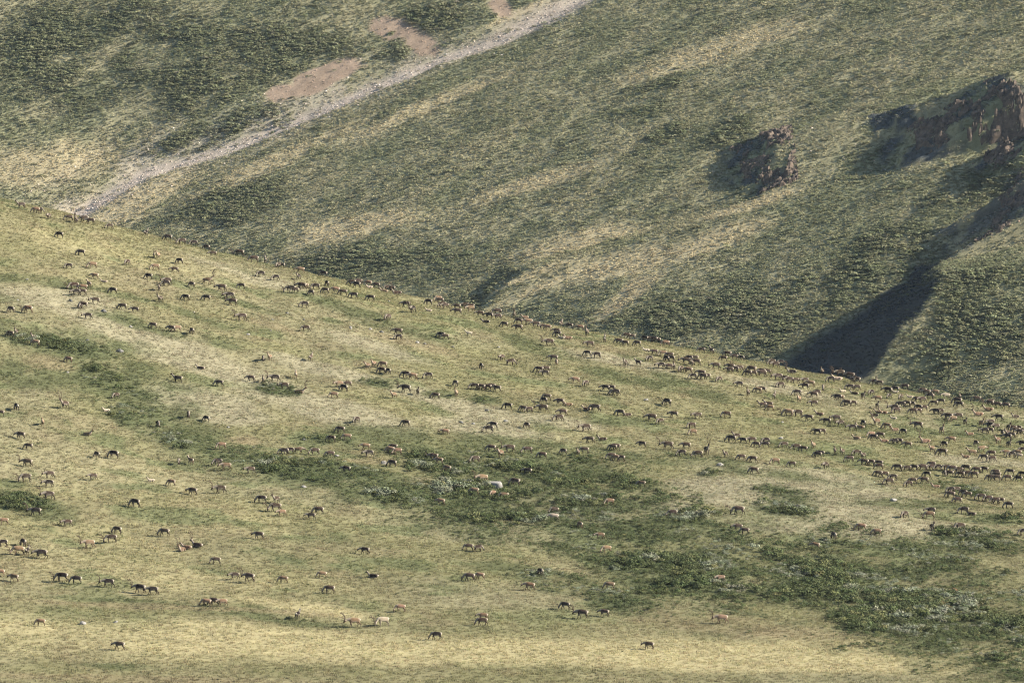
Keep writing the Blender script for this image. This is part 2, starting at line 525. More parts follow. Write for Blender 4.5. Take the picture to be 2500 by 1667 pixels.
# mountain cover: overview pixels
M_TAN = [(960, 250, 130, 16, -24), (620, 375, 240, 18, -24), (330, 470, 130, 14, -28), (1470, 600, 170, 26, -12), (1330, 555, 140, 18, -12), (1600, 565, 150, 24, -18), (1440, 680, 90, 22, -35), (1720, 470, 120, 14, -16),
         (1680, 110, 200, 24, -18), (1200, 640, 130, 7, -20), (1290, 640, 160, 8, -24), (820, 520, 160, 24, -12), (1230, 420, 160, 20, -16), (100, 385, 190, 55, -6), (300, 450, 160, 30, -20), (1000, 240, 200, 8, -22), (1190, 30, 90, 8, -24)]
M_DRK = [(2060, 640, 80, 25, -35), (1900, 720, 100, 30, -40), (2200, 800, 70, 120, 0), (1780, 760, 120, 40, -30), (260, 120, 330, 120, 0), (640, 120, 170, 90, -12), (560, 290, 150, 40, -20), (1560, 770, 200, 90, -5), (1700, 700, 190, 60, -20), (2260, 720, 200, 140, -10), (2050, 640, 150, 50, -25), (1490, 215, 70, 40, -30), (1530, 310, 60, 22, -20),
         (1680, 305, 60, 30, 0), (1120, 670, 90, 26, -20), (900, 610, 200, 40, 0), (560, 460, 120, 40, -20), (2200, 930, 160, 50, 15), (950, 240, 1, 1, 0), (430, 330, 120, 30, -10), (1000, 45, 200, 30, -10), (900, 130, 60, 20, -20), (2050, 370, 1, 1, 0), (2200, 430, 150, 40, -25)]
M_BRN = [(735, 178, 88, 28, -20), (655, 212, 44, 20, -12), (905, 68, 66, 27, 10), (965, 98, 52, 22, 22), (1152, 18, 36, 20, 24)]
M_SCR = [(1090, 100, 110, 20, -25), (1250, 35, 90, 12, -28)]
MP = {n: patches(l, MOUNT, 1440.0, 2400.0) for n, l in (('tan', M_TAN), ('drk', M_DRK), ('brn', M_BRN), ('scr', M_SCR))}
K_BASE = np.array((0.262, 0.243, 0.148)); K_TAN = np.array((0.365, 0.310, 0.190)); K_GRN = np.array((0.188, 0.196, 0.112)); K_BRN = np.array((0.270, 0.205, 0.150)); K_STO = np.array((0.370, 0.312, 0.268)); K_SOIL_SHADE = np.array((0.034, 0.040, 0.046))  # last one: soil darkened to carry the hollow's shade


def mount_cover(x, y, rough):
    a = (x * MX0 + y * MY0) / math.hypot(MX0, MY0); c_ = (x * MY0 - y * MX0) / math.hypot(MX0, MY0)
    n1 = fbm(c_ / 9, a / 15, 5, 511); n2 = fbm(x / 5, y / 6, 4, 531)
    c = np.broadcast_to(K_BASE, x.shape + (3,)).copy()
    c = lerp(c, K_GRN, sstep(0.38, 0.66, n1) * 0.65)
    c = lerp(c, K_TAN, sstep(0.52, 0.70, fbm(c_ / 14, a / 26, 5, 551)) * 0.28)
    tan = mask(MP['tan'], x, y, 571, 1.2, 12, 0.5)
    drk = mask(MP['drk'], x, y, 591, 1.1, 16, 0.5)
    brn = mask(MP['brn'], x, y, 611, 1.0, 6, 0.20) * sstep(0.30, 0.42, fbm(x / 4, y / 5, 4, 615) + 0.14)
    drk = drk * sstep(0.24, 0.54, fbm(x / 15, y / 17, 4, 599))
    c = lerp(c, K_GRN * 0.9, drk * 0.6)
    c = lerp(c, K_TAN, tan * 0.88)
    dl, arc = poly_dist(x, y, SCREE)
    low = sstep(0.62, 0.20, arc)
    wid = 5.2 + 0.8 * low + 3.5 * np.exp(-((arc - 0.60) / 0.12) ** 2) + (fbm(x / 9, y / 9, 3, 631) - 0.5) * 4
    scr = np.exp(-(np.abs(dl) / np.maximum(wid, 1.5)) ** 3)
    wide = np.exp(-(np.abs(dl - 5 * low) / (9.0 + 6.0 * low)) ** 2) * sstep(0.34, 0.60, fbm(c_ / 5, a / 16, 5, 651))
    stone = np.clip(np.maximum(scr * sstep(0.20, 0.44, fbm(c_ / 2.2, a / 7, 4, 671) + scr * 0.14), wide * 0.6), 0, 1)
    c = lerp(c, K_STO, stone * 0.8)
    c = lerp(c, K_BRN, brn)
    c = lerp(c, K_SOIL_SHADE * 1.6, np.clip(rough * 1.1, 0, 1) * sstep(0.40, 0.6, n2) * 0.9)
    # bare bank, painted dark to deepen the hollow's shade past its foot
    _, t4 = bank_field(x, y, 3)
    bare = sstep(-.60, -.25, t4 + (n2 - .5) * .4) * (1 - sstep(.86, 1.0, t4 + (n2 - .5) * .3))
    c = lerp(c, K_SOIL_SHADE, bare * 0.9)
    c = c * (0.82 + 0.36 * n2)[..., None]
    dens = 0.34 + 0.5 * sstep(0.40, 0.62, n1) * sstep(0.35, 0.6, n2) + 0.6 * drk * sstep(0.3, 0.6, n2)
    _, t0 = bank_field(x, y, 3)
    dens = dens + 0.5 * np.exp(-((t0 - 1.25) / 0.25) ** 2) + 0.4 * np.exp(-((t0 + 0.75) / 0.2) ** 2)
    dens = dens * (1 - 0.85 * tan) * (1 - 0.92 * np.clip(stone * 1.5, 0, 1)) * (1 - brn) * (1 - 0.8 * bare) * (1 - 0.5 * rough)
    return c, dens, stone, brn, drk, tan


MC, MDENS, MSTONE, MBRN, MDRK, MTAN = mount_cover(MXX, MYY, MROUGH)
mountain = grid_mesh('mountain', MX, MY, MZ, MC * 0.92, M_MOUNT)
tag(mountain, 'brush covered mountainside with a scree gully and shaded spurs', 'mountain', kind='structure')

# ------------------------------------------------------------------ scattered growth (stuff)
def tuft_mesh(name, n, h, spread, width, mat, r):
    V, F = [], []
    for i in range(n):
        a = r.uniform(0, 2 * math.pi); d = spread * math.sqrt(r.uniform(0, 1))
        bx, by = d * math.cos(a), d * math.sin(a)
        w = width * r.uniform(0.6, 1.3); t = r.uniform(0, math.pi)
        lean = r.uniform(0.1, 0.7) * h; la = a + r.uniform(-0.8, 0.8)
        hh = h * r.uniform(0.55, 1.15)
        k = len(V)
        V += [(bx - w * math.cos(t), by - w * math.sin(t), -0.05), (bx + w * math.cos(t), by + w * math.sin(t), -0.05),
              (bx + lean * math.cos(la), by + lean * math.sin(la), hh)]
        F.append((k, k + 1, k + 2))
    return raw_mesh(name, V, F, mat)


def clump_mesh(name, n, rad, h, leaf, mat, r, lobes=4, ruffle=0.7):
    """a leafy bush: many small leaf sprays spread over several lobes"""
    V, F = [], []
    L = [(r.uniform(-.55, .55) * rad, r.uniform(-.55, .55) * rad, r.uniform(.35, .75) * h, r.uniform(.35, .65)) for _ in range(lobes)]
    for i in range(n):
        lx, ly, lz, ls = L[r.randrange(lobes)]
        th = r.uniform(0, 2 * math.pi); u = r.uniform(-0.7, 1); q = math.sqrt(max(0, 1 - u * u)); rr = r.uniform(0.55, 1.05)
        c = Vector((lx + rad * ls * rr * q * math.cos(th), ly + rad * ls * rr * q * math.sin(th), max(0.02, lz + h * 0.5 * ls * rr * u)))
        nrm = (Vector((q * math.cos(th), q * math.sin(th), u + 0.35)) + Vector((r.uniform(-1, 1), r.uniform(-1, 1), r.uniform(-1, 1))) * ruffle).normalized()
        t1 = nrm.orthogonal().normalized(); t1.rotate(Matrix.Rotation(r.uniform(0, 6.28), 3, nrm)); t2 = nrm.cross(t1)
        s = leaf * r.uniform(0.6, 1.4)
        k = len(V)
        V += [c - t1 * s, c + t2 * s * .6, c + t1 * s, c - t2 * s * .6]
        F.append((k, k + 1, k + 2, k + 3))
    return raw_mesh(name, V, F, mat)


def stone_mesh(name, mat, r):
    import bmesh
    bm = bmesh.new(); bmesh.ops.create_icosphere(bm, subdivisions=1, radius=0.5)
    for v in bm.verts:
        v.co *= r.uniform(0.65, 1.15); v.co.z *= 0.7
    me = bpy.data.meshes.new(name); bm.to_mesh(me); bm.free(); me.materials.append(mat)
    return me


def scatter(name, pts, cols, scl, rot, meshes, label, cat):
    n = len(pts)
    src = bpy.data.collections.new(name + '_kinds')
    for i, me in enumerate(meshes):
        src.objects.link(bpy.data.objects.new('%s_kind_%d' % (name, i), me))
    me = bpy.data.meshes.new(name)
    me.vertices.add(n); me.vertices.foreach_set('co', pts.astype(np.float32).ravel())
    for an, arr in (('col', cols), ('scl', scl), ('rot', rot)):
        a = me.attributes.new(an, 'FLOAT_VECTOR', 'POINT'); a.data.foreach_set('vector', np.ascontiguousarray(arr, np.float32).ravel())
    a = me.attributes.new('pick', 'INT', 'POINT'); a.data.foreach_set('value', rng.integers(0, len(meshes), n).astype(np.int32))
    o = bpy.data.objects.new(name, me); COL.objects.link(o)
    g = bpy.data.node_groups.new(name, 'GeometryNodeTree')
    g.interface.new_socket('Geometry', in_out='INPUT', socket_type='NodeSocketGeometry')
    g.interface.new_socket('Geometry', in_out='OUTPUT', socket_type='NodeSocketGeometry')
    gi = g.nodes.new('NodeGroupInput'); go = g.nodes.new('NodeGroupOutput')
    ci = g.nodes.new('GeometryNodeCollectionInfo'); ci.inputs['Collection'].default_value = src
    ci.inputs['Separate Children'].default_value = True; ci.inputs['Reset Children'].default_value = True
    ip = g.nodes.new('GeometryNodeInstanceOnPoints'); ip.inputs['Pick Instance'].default_value = True

    def na(nm, ty):
        q = g.nodes.new('GeometryNodeInputNamedAttribute'); q.data_type = ty; q.inputs['Name'].default_value = nm
        return [s for s in q.outputs if s.enabled and s.name == 'Attribute'][0]
    g.links.new(gi.outputs[0], ip.inputs['Points']); g.links.new(ci.outputs[0], ip.inputs['Instance'])
    g.links.new(na('pick', 'INT'), ip.inputs['Instance Index'])
    er = g.nodes.new('FunctionNodeEulerToRotation'); g.links.new(na('rot', 'FLOAT_VECTOR'), er.inputs[0])
    g.links.new(er.outputs[0], ip.inputs['Rotation']); g.links.new(na('scl', 'FLOAT_VECTOR'), ip.inputs['Scale'])
    g.links.new(ip.outputs[0], go.inputs[0])
    md = o.modifiers.new('growth', 'NODES'); md.node_group = g
    tag(o, label, cat, kind='stuff')
    return o


def spread(n, x0, x1, y0, y1):
    return rng.uniform(x0, x1, n), rng.uniform(y0, y1, n)


def in_view(x, y, margin=6.0):
    return np.abs(x) < 0.0885 * y + margin


def seen(x, y):
    px, py = project(x, y, MOUNT.at(x, y))
    return (py > -110) & (py < np.interp(px, RIDGE_PX, RIDGE_PY) + 110)


def vary(c, amt, hue=0.06):
    n = len(c)
    return c * (1 + rng.uniform(-amt, amt, (n, 1))) * (1 + rng.uniform(-hue, hue, (n, 3)))


def s3(s, zf=1.0):
    return np.stack([s, s, s * zf], -1)


def spin(n, tilt=0.12):
    return np.stack([rng.uniform(-tilt, tilt, n), rng.uniform(-tilt, tilt, n), rng.uniform(0, 6.283, n)], -1)


R = random.Random(3)
# grass over the hill
x, y = spread(255000, -118, 118, 740, 1068)
keep = in_view(x, y, 16); x, y = x[keep], y[keep]
c, scrub, wil = hill_cover(x, y)
z = HILL.at(x, y)
s = rng.uniform(0.6, 1.25, len(x)) * (0.75 + 0.5 * fbm(x / 4, y / 4, 2, 701))
c = vary(c * 1.05, 0.20)
pale_tuft = rng.random(len(x)) < 0.07  # a few tufts, picked at random, get a paler colour
c[pale_tuft] = c[pale_tuft] * 1.15
scatter('grass', np.stack([x, y, z], -1), c, s3(s), spin(len(x), 0.25),
        [tuft_mesh('grass_tuft', 18, 0.20, 0.30, 0.035, M_GRASS, R) for _ in range(4)],
        'short tundra grass and sedge covering the hillside', 'grass')

# dwarf willow and birch scrub
x, y = spread(168000, -118, 118, 760, 1066)
keep = in_view(x, y, 16); x, y = x[keep], y[keep]
c, scrub, wil = hill_cover(x, y)
keep = rng.random(len(x)) < np.clip(scrub, 0, 1) * 0.62
x, y, wil = x[keep], y[keep], wil[keep]
z = HILL.at(x, y)
big = fbm(x / 9, y / 9, 3, 721)
s = (0.36 + 0.10 * (wil < 0.1) * 0 + (0.25 + 0.75 * sstep(0.4, 0.7, big)) * wil) * rng.uniform(0.6, 1.35, len(x))
grey = sstep(0.57, 0.68, fbm(x / 5, y / 4.5, 3, 741)) * wil
c = np.where((grey * rng.uniform(0.5, 1.2, len(x)) > 0.45)[:, None], np.array((0.165, 0.176, 0.122)), np.array((0.074, 0.088, 0.042)))
yl = rng.random(len(x)) < 0.10
c[yl] = (0.125, 0.130, 0.060)
scatter('willow_scrub', np.stack([x, y, z], -1), vary(c, 0.3), s3(s, 0.85), spin(len(x)),
        [clump_mesh('willow_bush', 120, 0.75, 0.95, 0.085, M_WILLOW, R, 5) for _ in range(5)],
        'dark and silvery dwarf willow scrub in drifts on the hillside', 'scrub')
N_WIL = len(x)

# brush on the mountainside
x, y = spread(680000, -220, 220, 1445, 2240)
keep = in_view(x, y, 26) & seen(x, y); x, y = x[keep], y[keep]
_, rg = mount_height(x, y)
c, dens, stone, brn, drk, tan = mount_cover(x, y, rg)
keep = rng.random(len(x)) < np.clip(dens, 0, 1) * 0.85
x, y, c, drk = x[keep], y[keep], c[keep], drk[keep]
z = MOUNT.at(x, y)
s = (0.58 + 0.75 * drk + 0.5 * (rng.random(len(x)) < 0.05)) * rng.uniform(0.5, 1.35, len(x))
s = s * (0.7 + 0.6 * fbm(x / 10, y / 10, 3, 761))
c = 0.35 * c + 0.65 * np.array((0.135, 0.148, 0.084))
pale = rng.random(len(x)) < 0.008
c[pale] = (0.21, 0.20, 0.14)
scatter('mountain_brush', np.stack([x, y, z], -1), vary(c, 0.22, 0.05), s3(s * 1.05, 0.52), spin(len(x)),
        [clump_mesh('brush_bush', 56, 0.95, 1.05, 0.19, M_BRUSH, R, 4, 0.35) for _ in range(6)],
        'low green brush scattered over the far mountainside', 'brush')
N_BRU = len(x)

# fine growth between the bushes of the mountainside
x, y = spread(460000, -220, 220, 1445, 2240)
keep = in_view(x, y, 26) & seen(x, y); x, y = x[keep], y[keep]
_, rg = mount_height(x, y)
c, dens, stone, brn, drk, tan = mount_cover(x, y, rg)
keep = rng.random(len(x)) > np.clip(stone + brn, 0, 1) * 0.95
x, y, c = x[keep], y[keep], c[keep]
c = vary(c * 1.05, 0.12, 0.03)
scatter('mountain_grass', np.stack([x, y, MOUNT.at(x, y)], -1), c, s3(rng.uniform(0.5, 1.5, len(x))), spin(len(x), 0.3),
        [clump_mesh('grass_tussock', 16, 0.45, 0.26, 0.13, M_BRUSH, R, 3, 0.3) for _ in range(4)],
        'grass and low heath growing between the bushes of the mountainside', 'grass')

# loose stones in the gully and on the bare brown slips
x, y = spread(690000, -195, 180, 1480, 2240)
keep = in_view(x, y, 10) & seen(x, y); x, y = x[keep], y[keep]
_, rg = mount_height(x, y)
below = np.zeros_like(x)
for b_ in (0, 1, 2):
    _, t_ = bank_field(x, y, b_)
    below = np.maximum(below, sstep(-.5, -.05, t_) * (1 - sstep(1.2, 1.9, t_)))
c, dens, stone, brn, drk, tan = mount_cover(x, y, np.zeros_like(x))
rub = below * sstep(0.45, 0.62, fbm(x / 5, y / 6, 3, 781))
pr = np.clip(stone * 1.0 + brn * 0.5 + rub * 0.45, 0, 1)
keep = rng.random(len(x)) < pr
x, y, brn = x[keep], y[keep], np.maximum(brn[keep], rub[keep])
s = 0.17 * (rng.random(len(x)) ** -0.42).clip(0, 5.0) * np.where(brn > 0.5, 0.75, 1.0)
c = np.where((brn > 0.5)[:, None], np.array((0.32, 0.235, 0.175)), np.array((0.375, 0.315, 0.268)))
scatter('scree', np.stack([x, y, MOUNT.at(x, y) + 0.02], -1), vary(c, 0.35, 0.04), s3(s, 0.8), spin(len(x), 0.6),
        [stone_mesh('scree_stone', M_STONE, R) for _ in range(5)],
        'pale loose stones filling the diagonal gully and the bare slips', 'scree')
print('SCATTER', N_WIL, N_BRU, len(x))


# ------------------------------------------------------------------ crags on the spurs
def crag_mesh(name, rib, seed, span, band, cell, high, mat):
    """a sheet of broken, tilted rock blocks standing out of the slope"""
    r = np.random.default_rng(seed)
    F_, T_ = BL[rib]
    P = np.vstack([F_, T_])
    lo, hi = P.min(0) - 3, P.max(0) + 4
    hi = np.minimum(hi, np.array([185.0, hi[1]]))
    st = 0.34
    xs = np.arange(lo[0], hi[0], st); ys = np.arange(lo[1], hi[1], st)
    X, Y = np.meshgrid(xs, ys)
    _, t = bank_field(X, Y, rib)
    inb = sstep(band[0], band[0] + .2, t) * (1 - sstep(band[1] - .15, band[1], t))
    blot = sstep(span[0], span[1], fbm(X / 6, Y / 8, 4, seed + 5) + 0.06 * inb)
    n = int((hi[0] - lo[0]) * (hi[1] - lo[1]) / cell ** 2)
    sx, sy = r.uniform(lo[0], hi[0], n), r.uniform(lo[1], hi[1], n)
    hh = r.random(n) ** 1.6 * high; tx, ty = r.uniform(-.5, .3, n), r.uniform(-.3, .3, n)
    Z = np.zeros_like(X)
    wx = X + (vnoise(X * .9, Y * .9, seed) - .5) * 1.2; wy = Y + (vnoise(X * .9, Y * .9, seed + 9) - .5) * 1.2
    for j in range(len(ys)):
        dd = ((wx[j][:, None] - sx) * .62) ** 2 + ((wy[j][:, None] - sy) * 1.0) ** 2
        q = dd.argmin(1)
        Z[j] = hh[q] + tx[q] * (wx[j] - sx[q]) + ty[q] * (wy[j] - sy[q])
    m = inb * blot
    Z = MOUNT.at(X, Y) + Z * sstep(.15, .6, m) - 1.6 * (1 - sstep(0.05, .5, m)) + (vnoise(X * 1.6, Y * 1.6, seed + 3) - .5) * .5 * m
    idx = np.arange(X.size).reshape(X.shape)
    F = np.stack([idx[:-1, :-1], idx[:-1, 1:], idx[1:, 1:], idx[1:, :-1]], -1).reshape(-1, 4)
    cen = Vector((float(P[:, 0].mean()), float(P[:, 1].mean()), float(Z.mean())))
    V = np.stack([X, Y, Z], -1).reshape(-1, 3) - np.array(cen)
    keep = (inb > 0.0)[:-1, :-1].ravel() | (inb > 0.0)[1:, 1:].ravel()
    F = F[keep]
    used, inv = np.unique(F, return_inverse=True)
    me = raw_mesh(name, V[used], inv.reshape(-1, 4).tolist(), mat)
    o = bpy.data.objects.new(name, me); COL.objects.link(o); o.location = cen
    return o


for rib, span, band, cell, high, label in (
        (0, (0.47, 0.58), (0.15, 1.1), 1.35, 1.5, 'large brown crag in deep shadow at the right edge of the mountainside'),
        (1, (0.42, 0.54), (0.2, 1.9), 1.1, 1.1, 'smaller brown crag standing alone left of the large one'),
        (2, (0.44, 0.56), (0.4, 1.2), 1.1, 0.8, 'low spur of broken brown rock below the large crag')):
    o = crag_mesh('rock_outcrop', rib, 90 + rib, span, band, cell, high, M_CRAG)
    tag(o, label, 'rock outcrop', 'crags on the mountainside')

# ------------------------------------------------------------------ caribou
def coat_material(name, attr_tint):
    m, nt, out = new_mat(name)
    z = N(nt, 'ShaderNodeAttribute', attribute_name='zone')          # x: pale parts, y: dark parts
    sp = N(nt, 'ShaderNodeSeparateXYZ'); nt.links.new(z.outputs['Vector'], sp.inputs[0])
    if attr_tint:
        t = N(nt, 'ShaderNodeAttribute', attribute_name='tint').outputs['Vector']
    else:
        t = N(nt, 'ShaderNodeObjectInfo').outputs['Color']
    m1 = N(nt, 'ShaderNodeMix', data_type='RGBA'); m1.inputs['B'].default_value = (0.44, 0.385, 0.31, 1)
    nt.links.new(sp.outputs['X'], m1.inputs['Factor']); nt.links.new(t, m1.inputs['A'])
    m2 = N(nt, 'ShaderNodeMix', data_type='RGBA'); m2.inputs['B'].default_value = (0.045, 0.036, 0.030, 1)
    nt.links.new(sp.outputs['Y'], m2.inputs['Factor']); nt.links.new(m1.outputs['Result'], m2.inputs['A'])
    tc = N(nt, 'ShaderNodeTexCoord')
    no = N(nt, 'ShaderNodeTexNoise', i_Scale=9.0, i_Detail=3.0); nt.links.new(tc.outputs['Object'], no.inputs['Vector'])
    mr = N(nt, 'ShaderNodeMapRange'); mr.inputs['To Min'].default_value = 0.7; mr.inputs['To Max'].default_value = 1.3
    nt.links.new(no.outputs['Fac'], mr.inputs['Value'])
    vm = N(nt, 'ShaderNodeVectorMath', operation='SCALE'); nt.links.new(m2.outputs['Result'], vm.inputs[0]); nt.links.new(mr.outputs['Result'], vm.inputs['Scale'])
    d = N(nt, 'ShaderNodeBsdfDiffuse', i_Roughness=0.9); nt.links.new(vm.outputs['Vector'], d.inputs['Color'])
    nt.links.new(d.outputs[0], out.inputs['Surface'])
    return m


M_COAT = coat_material('caribou_coat', False)
M_COAT_FAR = coat_material('caribou_coat_far', True)
M_ANTLER, nt_, out_ = new_mat('velvet_antler')
d_ = N(nt_, 'ShaderNodeBsdfDiffuse'); d_.inputs['Color'].default_value = (0.060, 0.045, 0.034, 1); nt_.links.new(d_.outputs[0], out_.inputs['Surface'])

POSE = {   # neck middle, head, muzzle
    'g': [((0.86, 0, 0.70), .135), ((1.02, 0, 0.38), .100), ((1.13, 0, 0.11), .058)],
    'w': [((0.86, 0, 0.90), .145), ((1.10, 0, 0.80), .108), ((1.31, 0, 0.57), .062)],
    's': [((0.84, 0, 1.24), .130), ((1.02, 0, 1.44), .100), ((1.30, 0, 1.32), .058)],
    'l': [((0.80, 0, 0.66), .130), ((0.98, 0, 0.86), .100), ((1.25, 0, 0.76), .058)],
}


def body_mesh(name, pose, stride):
    """one continuous skinned surface: trunk, neck, head with ears, tail and four jointed legs"""
    V, E, Rr = [], [], []

    def add(p, r, par=None):
        V.append(p); Rr.append(r if isinstance(r, tuple) else (r, r))
        if par is not None: E.append((par, len(V) - 1))
        return len(V) - 1
    dz = -0.60 if pose == 'l' else 0.0
    hip = add((-.52, 0, .93 + dz), (.235, .26))
    mid = add((-.10, 0, .88 + dz), (.265, .30), hip)
    che = add((.34, 0, .90 + dz), (.25, .31), mid)
    nb = add((.62, 0, .98 + dz), (.18, .225), che)
    (pn, rn), (ph, rh), (pm, rm) = POSE[pose]
    nk = add(pn, rn, nb); hd = add(ph, rh, nk); mz = add(pm, rm, hd)
    hv = (Vector(pm) - Vector(ph)).normalized(); up = Vector((-hv.z, 0, hv.x))
    for s in (-1, 1):
        add(tuple(Vector(ph) - hv * .08 + up * .08 + Vector((0, s * .16, 0))), .028, hd)
    add((-.76, 0, .99 + dz), .06, hip)
    if pose == 'l':
        for s in (-1, 1):
            e = add((.42, s * .17, .16), .085, che); k_ = add((.66, s * .20, .09), .05, e); add((.44, s * .22, .05), .04, k_)
            e = add((-.40, s * .22, .22), .13, hip); k_ = add((-.18, s * .30, .10), .07, e); add((-.48, s * .33, .05), .04, k_)
    else:
        for s in (-1, 1):
            f = s * stride; h = -s * stride
            a = add((.40, s * .12, .66), .105, che); b = add((.42 + f * .55, s * .125, .38), .056, a)
            c = add((.40 + f, s * .125, .12), .040, b); add((.45 + f, s * .125, .03), .046, c)
            a = add((-.46 + h * .2, s * .13, .70), .135, hip); a2 = add((-.40 + h * .5, s * .135, .56), .085, a)
            b = add((-.63 + h * .8, s * .13, .38), .054, a2)
            c = add((-.57 + h, s * .13, .12), .041, b); add((-.52 + h, s * .13, .03), .046, c)
    me = bpy.data.meshes.new(name + '_skeleton'); me.from_pydata(V, E, []); me.update()
    o = bpy.data.objects.new('temp', me); COL.objects.link(o)
    sk = o.modifiers.new('skin', 'SKIN'); sk.use_smooth_shade = True
    for i, r in enumerate(Rr):
        me.skin_vertices[0].data[i].radius = r
    me.skin_vertices[0].data[0].use_root = True
    sub = o.modifiers.new('sub', 'SUBSURF'); sub.levels = 1; sub.render_levels = 1
    dg = bpy.context.evaluated_depsgraph_get(); dg.update()
    res = bpy.data.meshes.new_from_object(o.evaluated_get(dg)); res.name = name
    bpy.data.objects.remove(o); bpy.data.meshes.remove(me)
    n = len(res.vertices); co = np.zeros(n * 3, np.float32); res.vertices.foreach_get('co', co); co = co.reshape(-1, 3)
    X, Y, Z = co.T; Zb = Z - dz
    zone = np.zeros((n, 3), np.float32)
    rump = sstep(-.56, -.68, X) * sstep(.50, .70, Zb)
    belly = sstep(.76, .66, Zb) * sstep(.5, .3, np.abs(X)) * (Zb > .5)
    hp, mp = np.array(ph), np.array(pm); ax = (mp - hp) / np.linalg.norm(mp - hp)
    t = (co - hp) @ ax
    near = np.linalg.norm(co - hp - np.outer(t, ax), axis=1) < .2
    neck = ((X > .56) & ~(near & (t > -.04)) & (Zb > .4 if pose != 'g' else Z > .3)) * 0.45
    zone[:, 0] = np.clip(np.maximum(np.maximum(rump, belly * .55), neck), 0, 1)
    legs = sstep(.60, .42, Zb) * (X < .78) if pose != 'l' else np.zeros(n)
    face = (near & (t > .02) & (X > .8)) * 0.55
    zone[:, 1] = np.clip(np.maximum(legs * .55, face), 0, 1)
    hoof = (Z < .055) & (pose != 'l'); zone[hoof, 1] = 1
    a = res.attributes.new('zone', 'FLOAT_VECTOR', 'POINT'); a.data.foreach_set('vector', zone.ravel())
    res.materials.clear(); res.materials.append(M_COAT)
    return res, Vector(ph), hv, up


def tube(V, F, pts, rad, sides=5):
    pts = [Vector(p) for p in pts]; prev = None
    for i, p in enumerate(pts):
        d = (pts[min(i + 1, len(pts) - 1)] - pts[max(i - 1, 0)]).normalized()
        a = d.orthogonal().normalized() if prev is None else (prev - d * prev.dot(d)).normalized()
        prev = a; b = d.cross(a)
        base = len(V)
        for k in range(sides):
            th = 2 * math.pi * k / sides
            V.append(p + (a * math.cos(th) + b * math.sin(th)) * rad[i])
        if i:
            for k in range(sides):
                F.append((base - sides + k, base - sides + (k + 1) % sides, base + (k + 1) % sides, base + k))
        else:
            F.append(tuple(base + k for k in range(sides))[::-1])
    F.append(tuple(len(V) - sides + k for k in range(sides)))


def antler_mesh(name, head, hv, up, side, size):
    """beam sweeping back and up then forward, with brow, bez and top tines; size 2 a full bull rack, size 1 a short one"""
    k = 0.82 if size == 2 else 0.42
    fwd = hv; U = up
    # the rack leans less than the head does when the muzzle points down
    f2 = (fwd * 0.5 + Vector((1, 0, 0)) * 0.5).normalized(); u2 = Vector((-f2.z, 0, f2.x))

    def P(a, b, c): return head + up * .07 + (f2 * a + u2 * c) * k + Vector((0, side * (0.05 + b * k), 0))
    V, F = [], []
    r0 = 0.034 if size == 2 else 0.026
    tube(V, F, [P(0, 0, 0), P(-.16, .10, .22), P(-.25, .19, .50), P(-.20, .25, .80), P(-.02, .28, 1.04), P(.16, .26, 1.16)], [r0, r0, r0 * .95, r0 * .9, r0 * 1.1, r0 * .5])
    tube(V, F, [P(-.03, .03, .06), P(.14, .02, .12), P(.30, .0, .20)], [r0 * .8, r0 * .7, r0 * .7])
    if size == 2:
        tube(V, F, [P(-.17, .11, .25), P(.02, .16, .38), P(.18, .18, .50)], [r0 * .8, r0 * .7, r0 * .6])
        tube(V, F, [P(-.14, .265, .90), P(-.22, .27, 1.06), P(-.20, .26, 1.18)], [r0 * .8, r0 * .7, r0 * .4])
        tube(V, F, [P(.02, .28, 1.06), P(.02, .28, 1.20), P(.08, .27, 1.30)], [r0 * .9, r0 * .7, r0 * .4])
        tube(V, F, [P(-.24, .2, .58), P(-.36, .22, .66)], [r0 * .7, r0 * .4])
    else:
        tube(V, F, [P(-.18, .24, .80), P(-.28, .24, .98)], [r0 * .7, r0 * .5])
    return raw_mesh(name, V, F, M_ANTLER, True)


BODIES = {}
for p_ in 'gwsl':
    for q_, st in enumerate((0.04, 0.16) if p_ != 'l' else (0.0,)):
        BODIES[p_, q_] = body_mesh('caribou_body', p_, st)
ANTL = {}
for p_ in 'gwsl':
    _, h_, v_, u_ = BODIES[p_, 0]
    for sz in (1, 2):
        ANTL[p_, sz] = [antler_mesh('caribou_antler', h_, v_, u_, s, sz) for s in (-1, 1)]

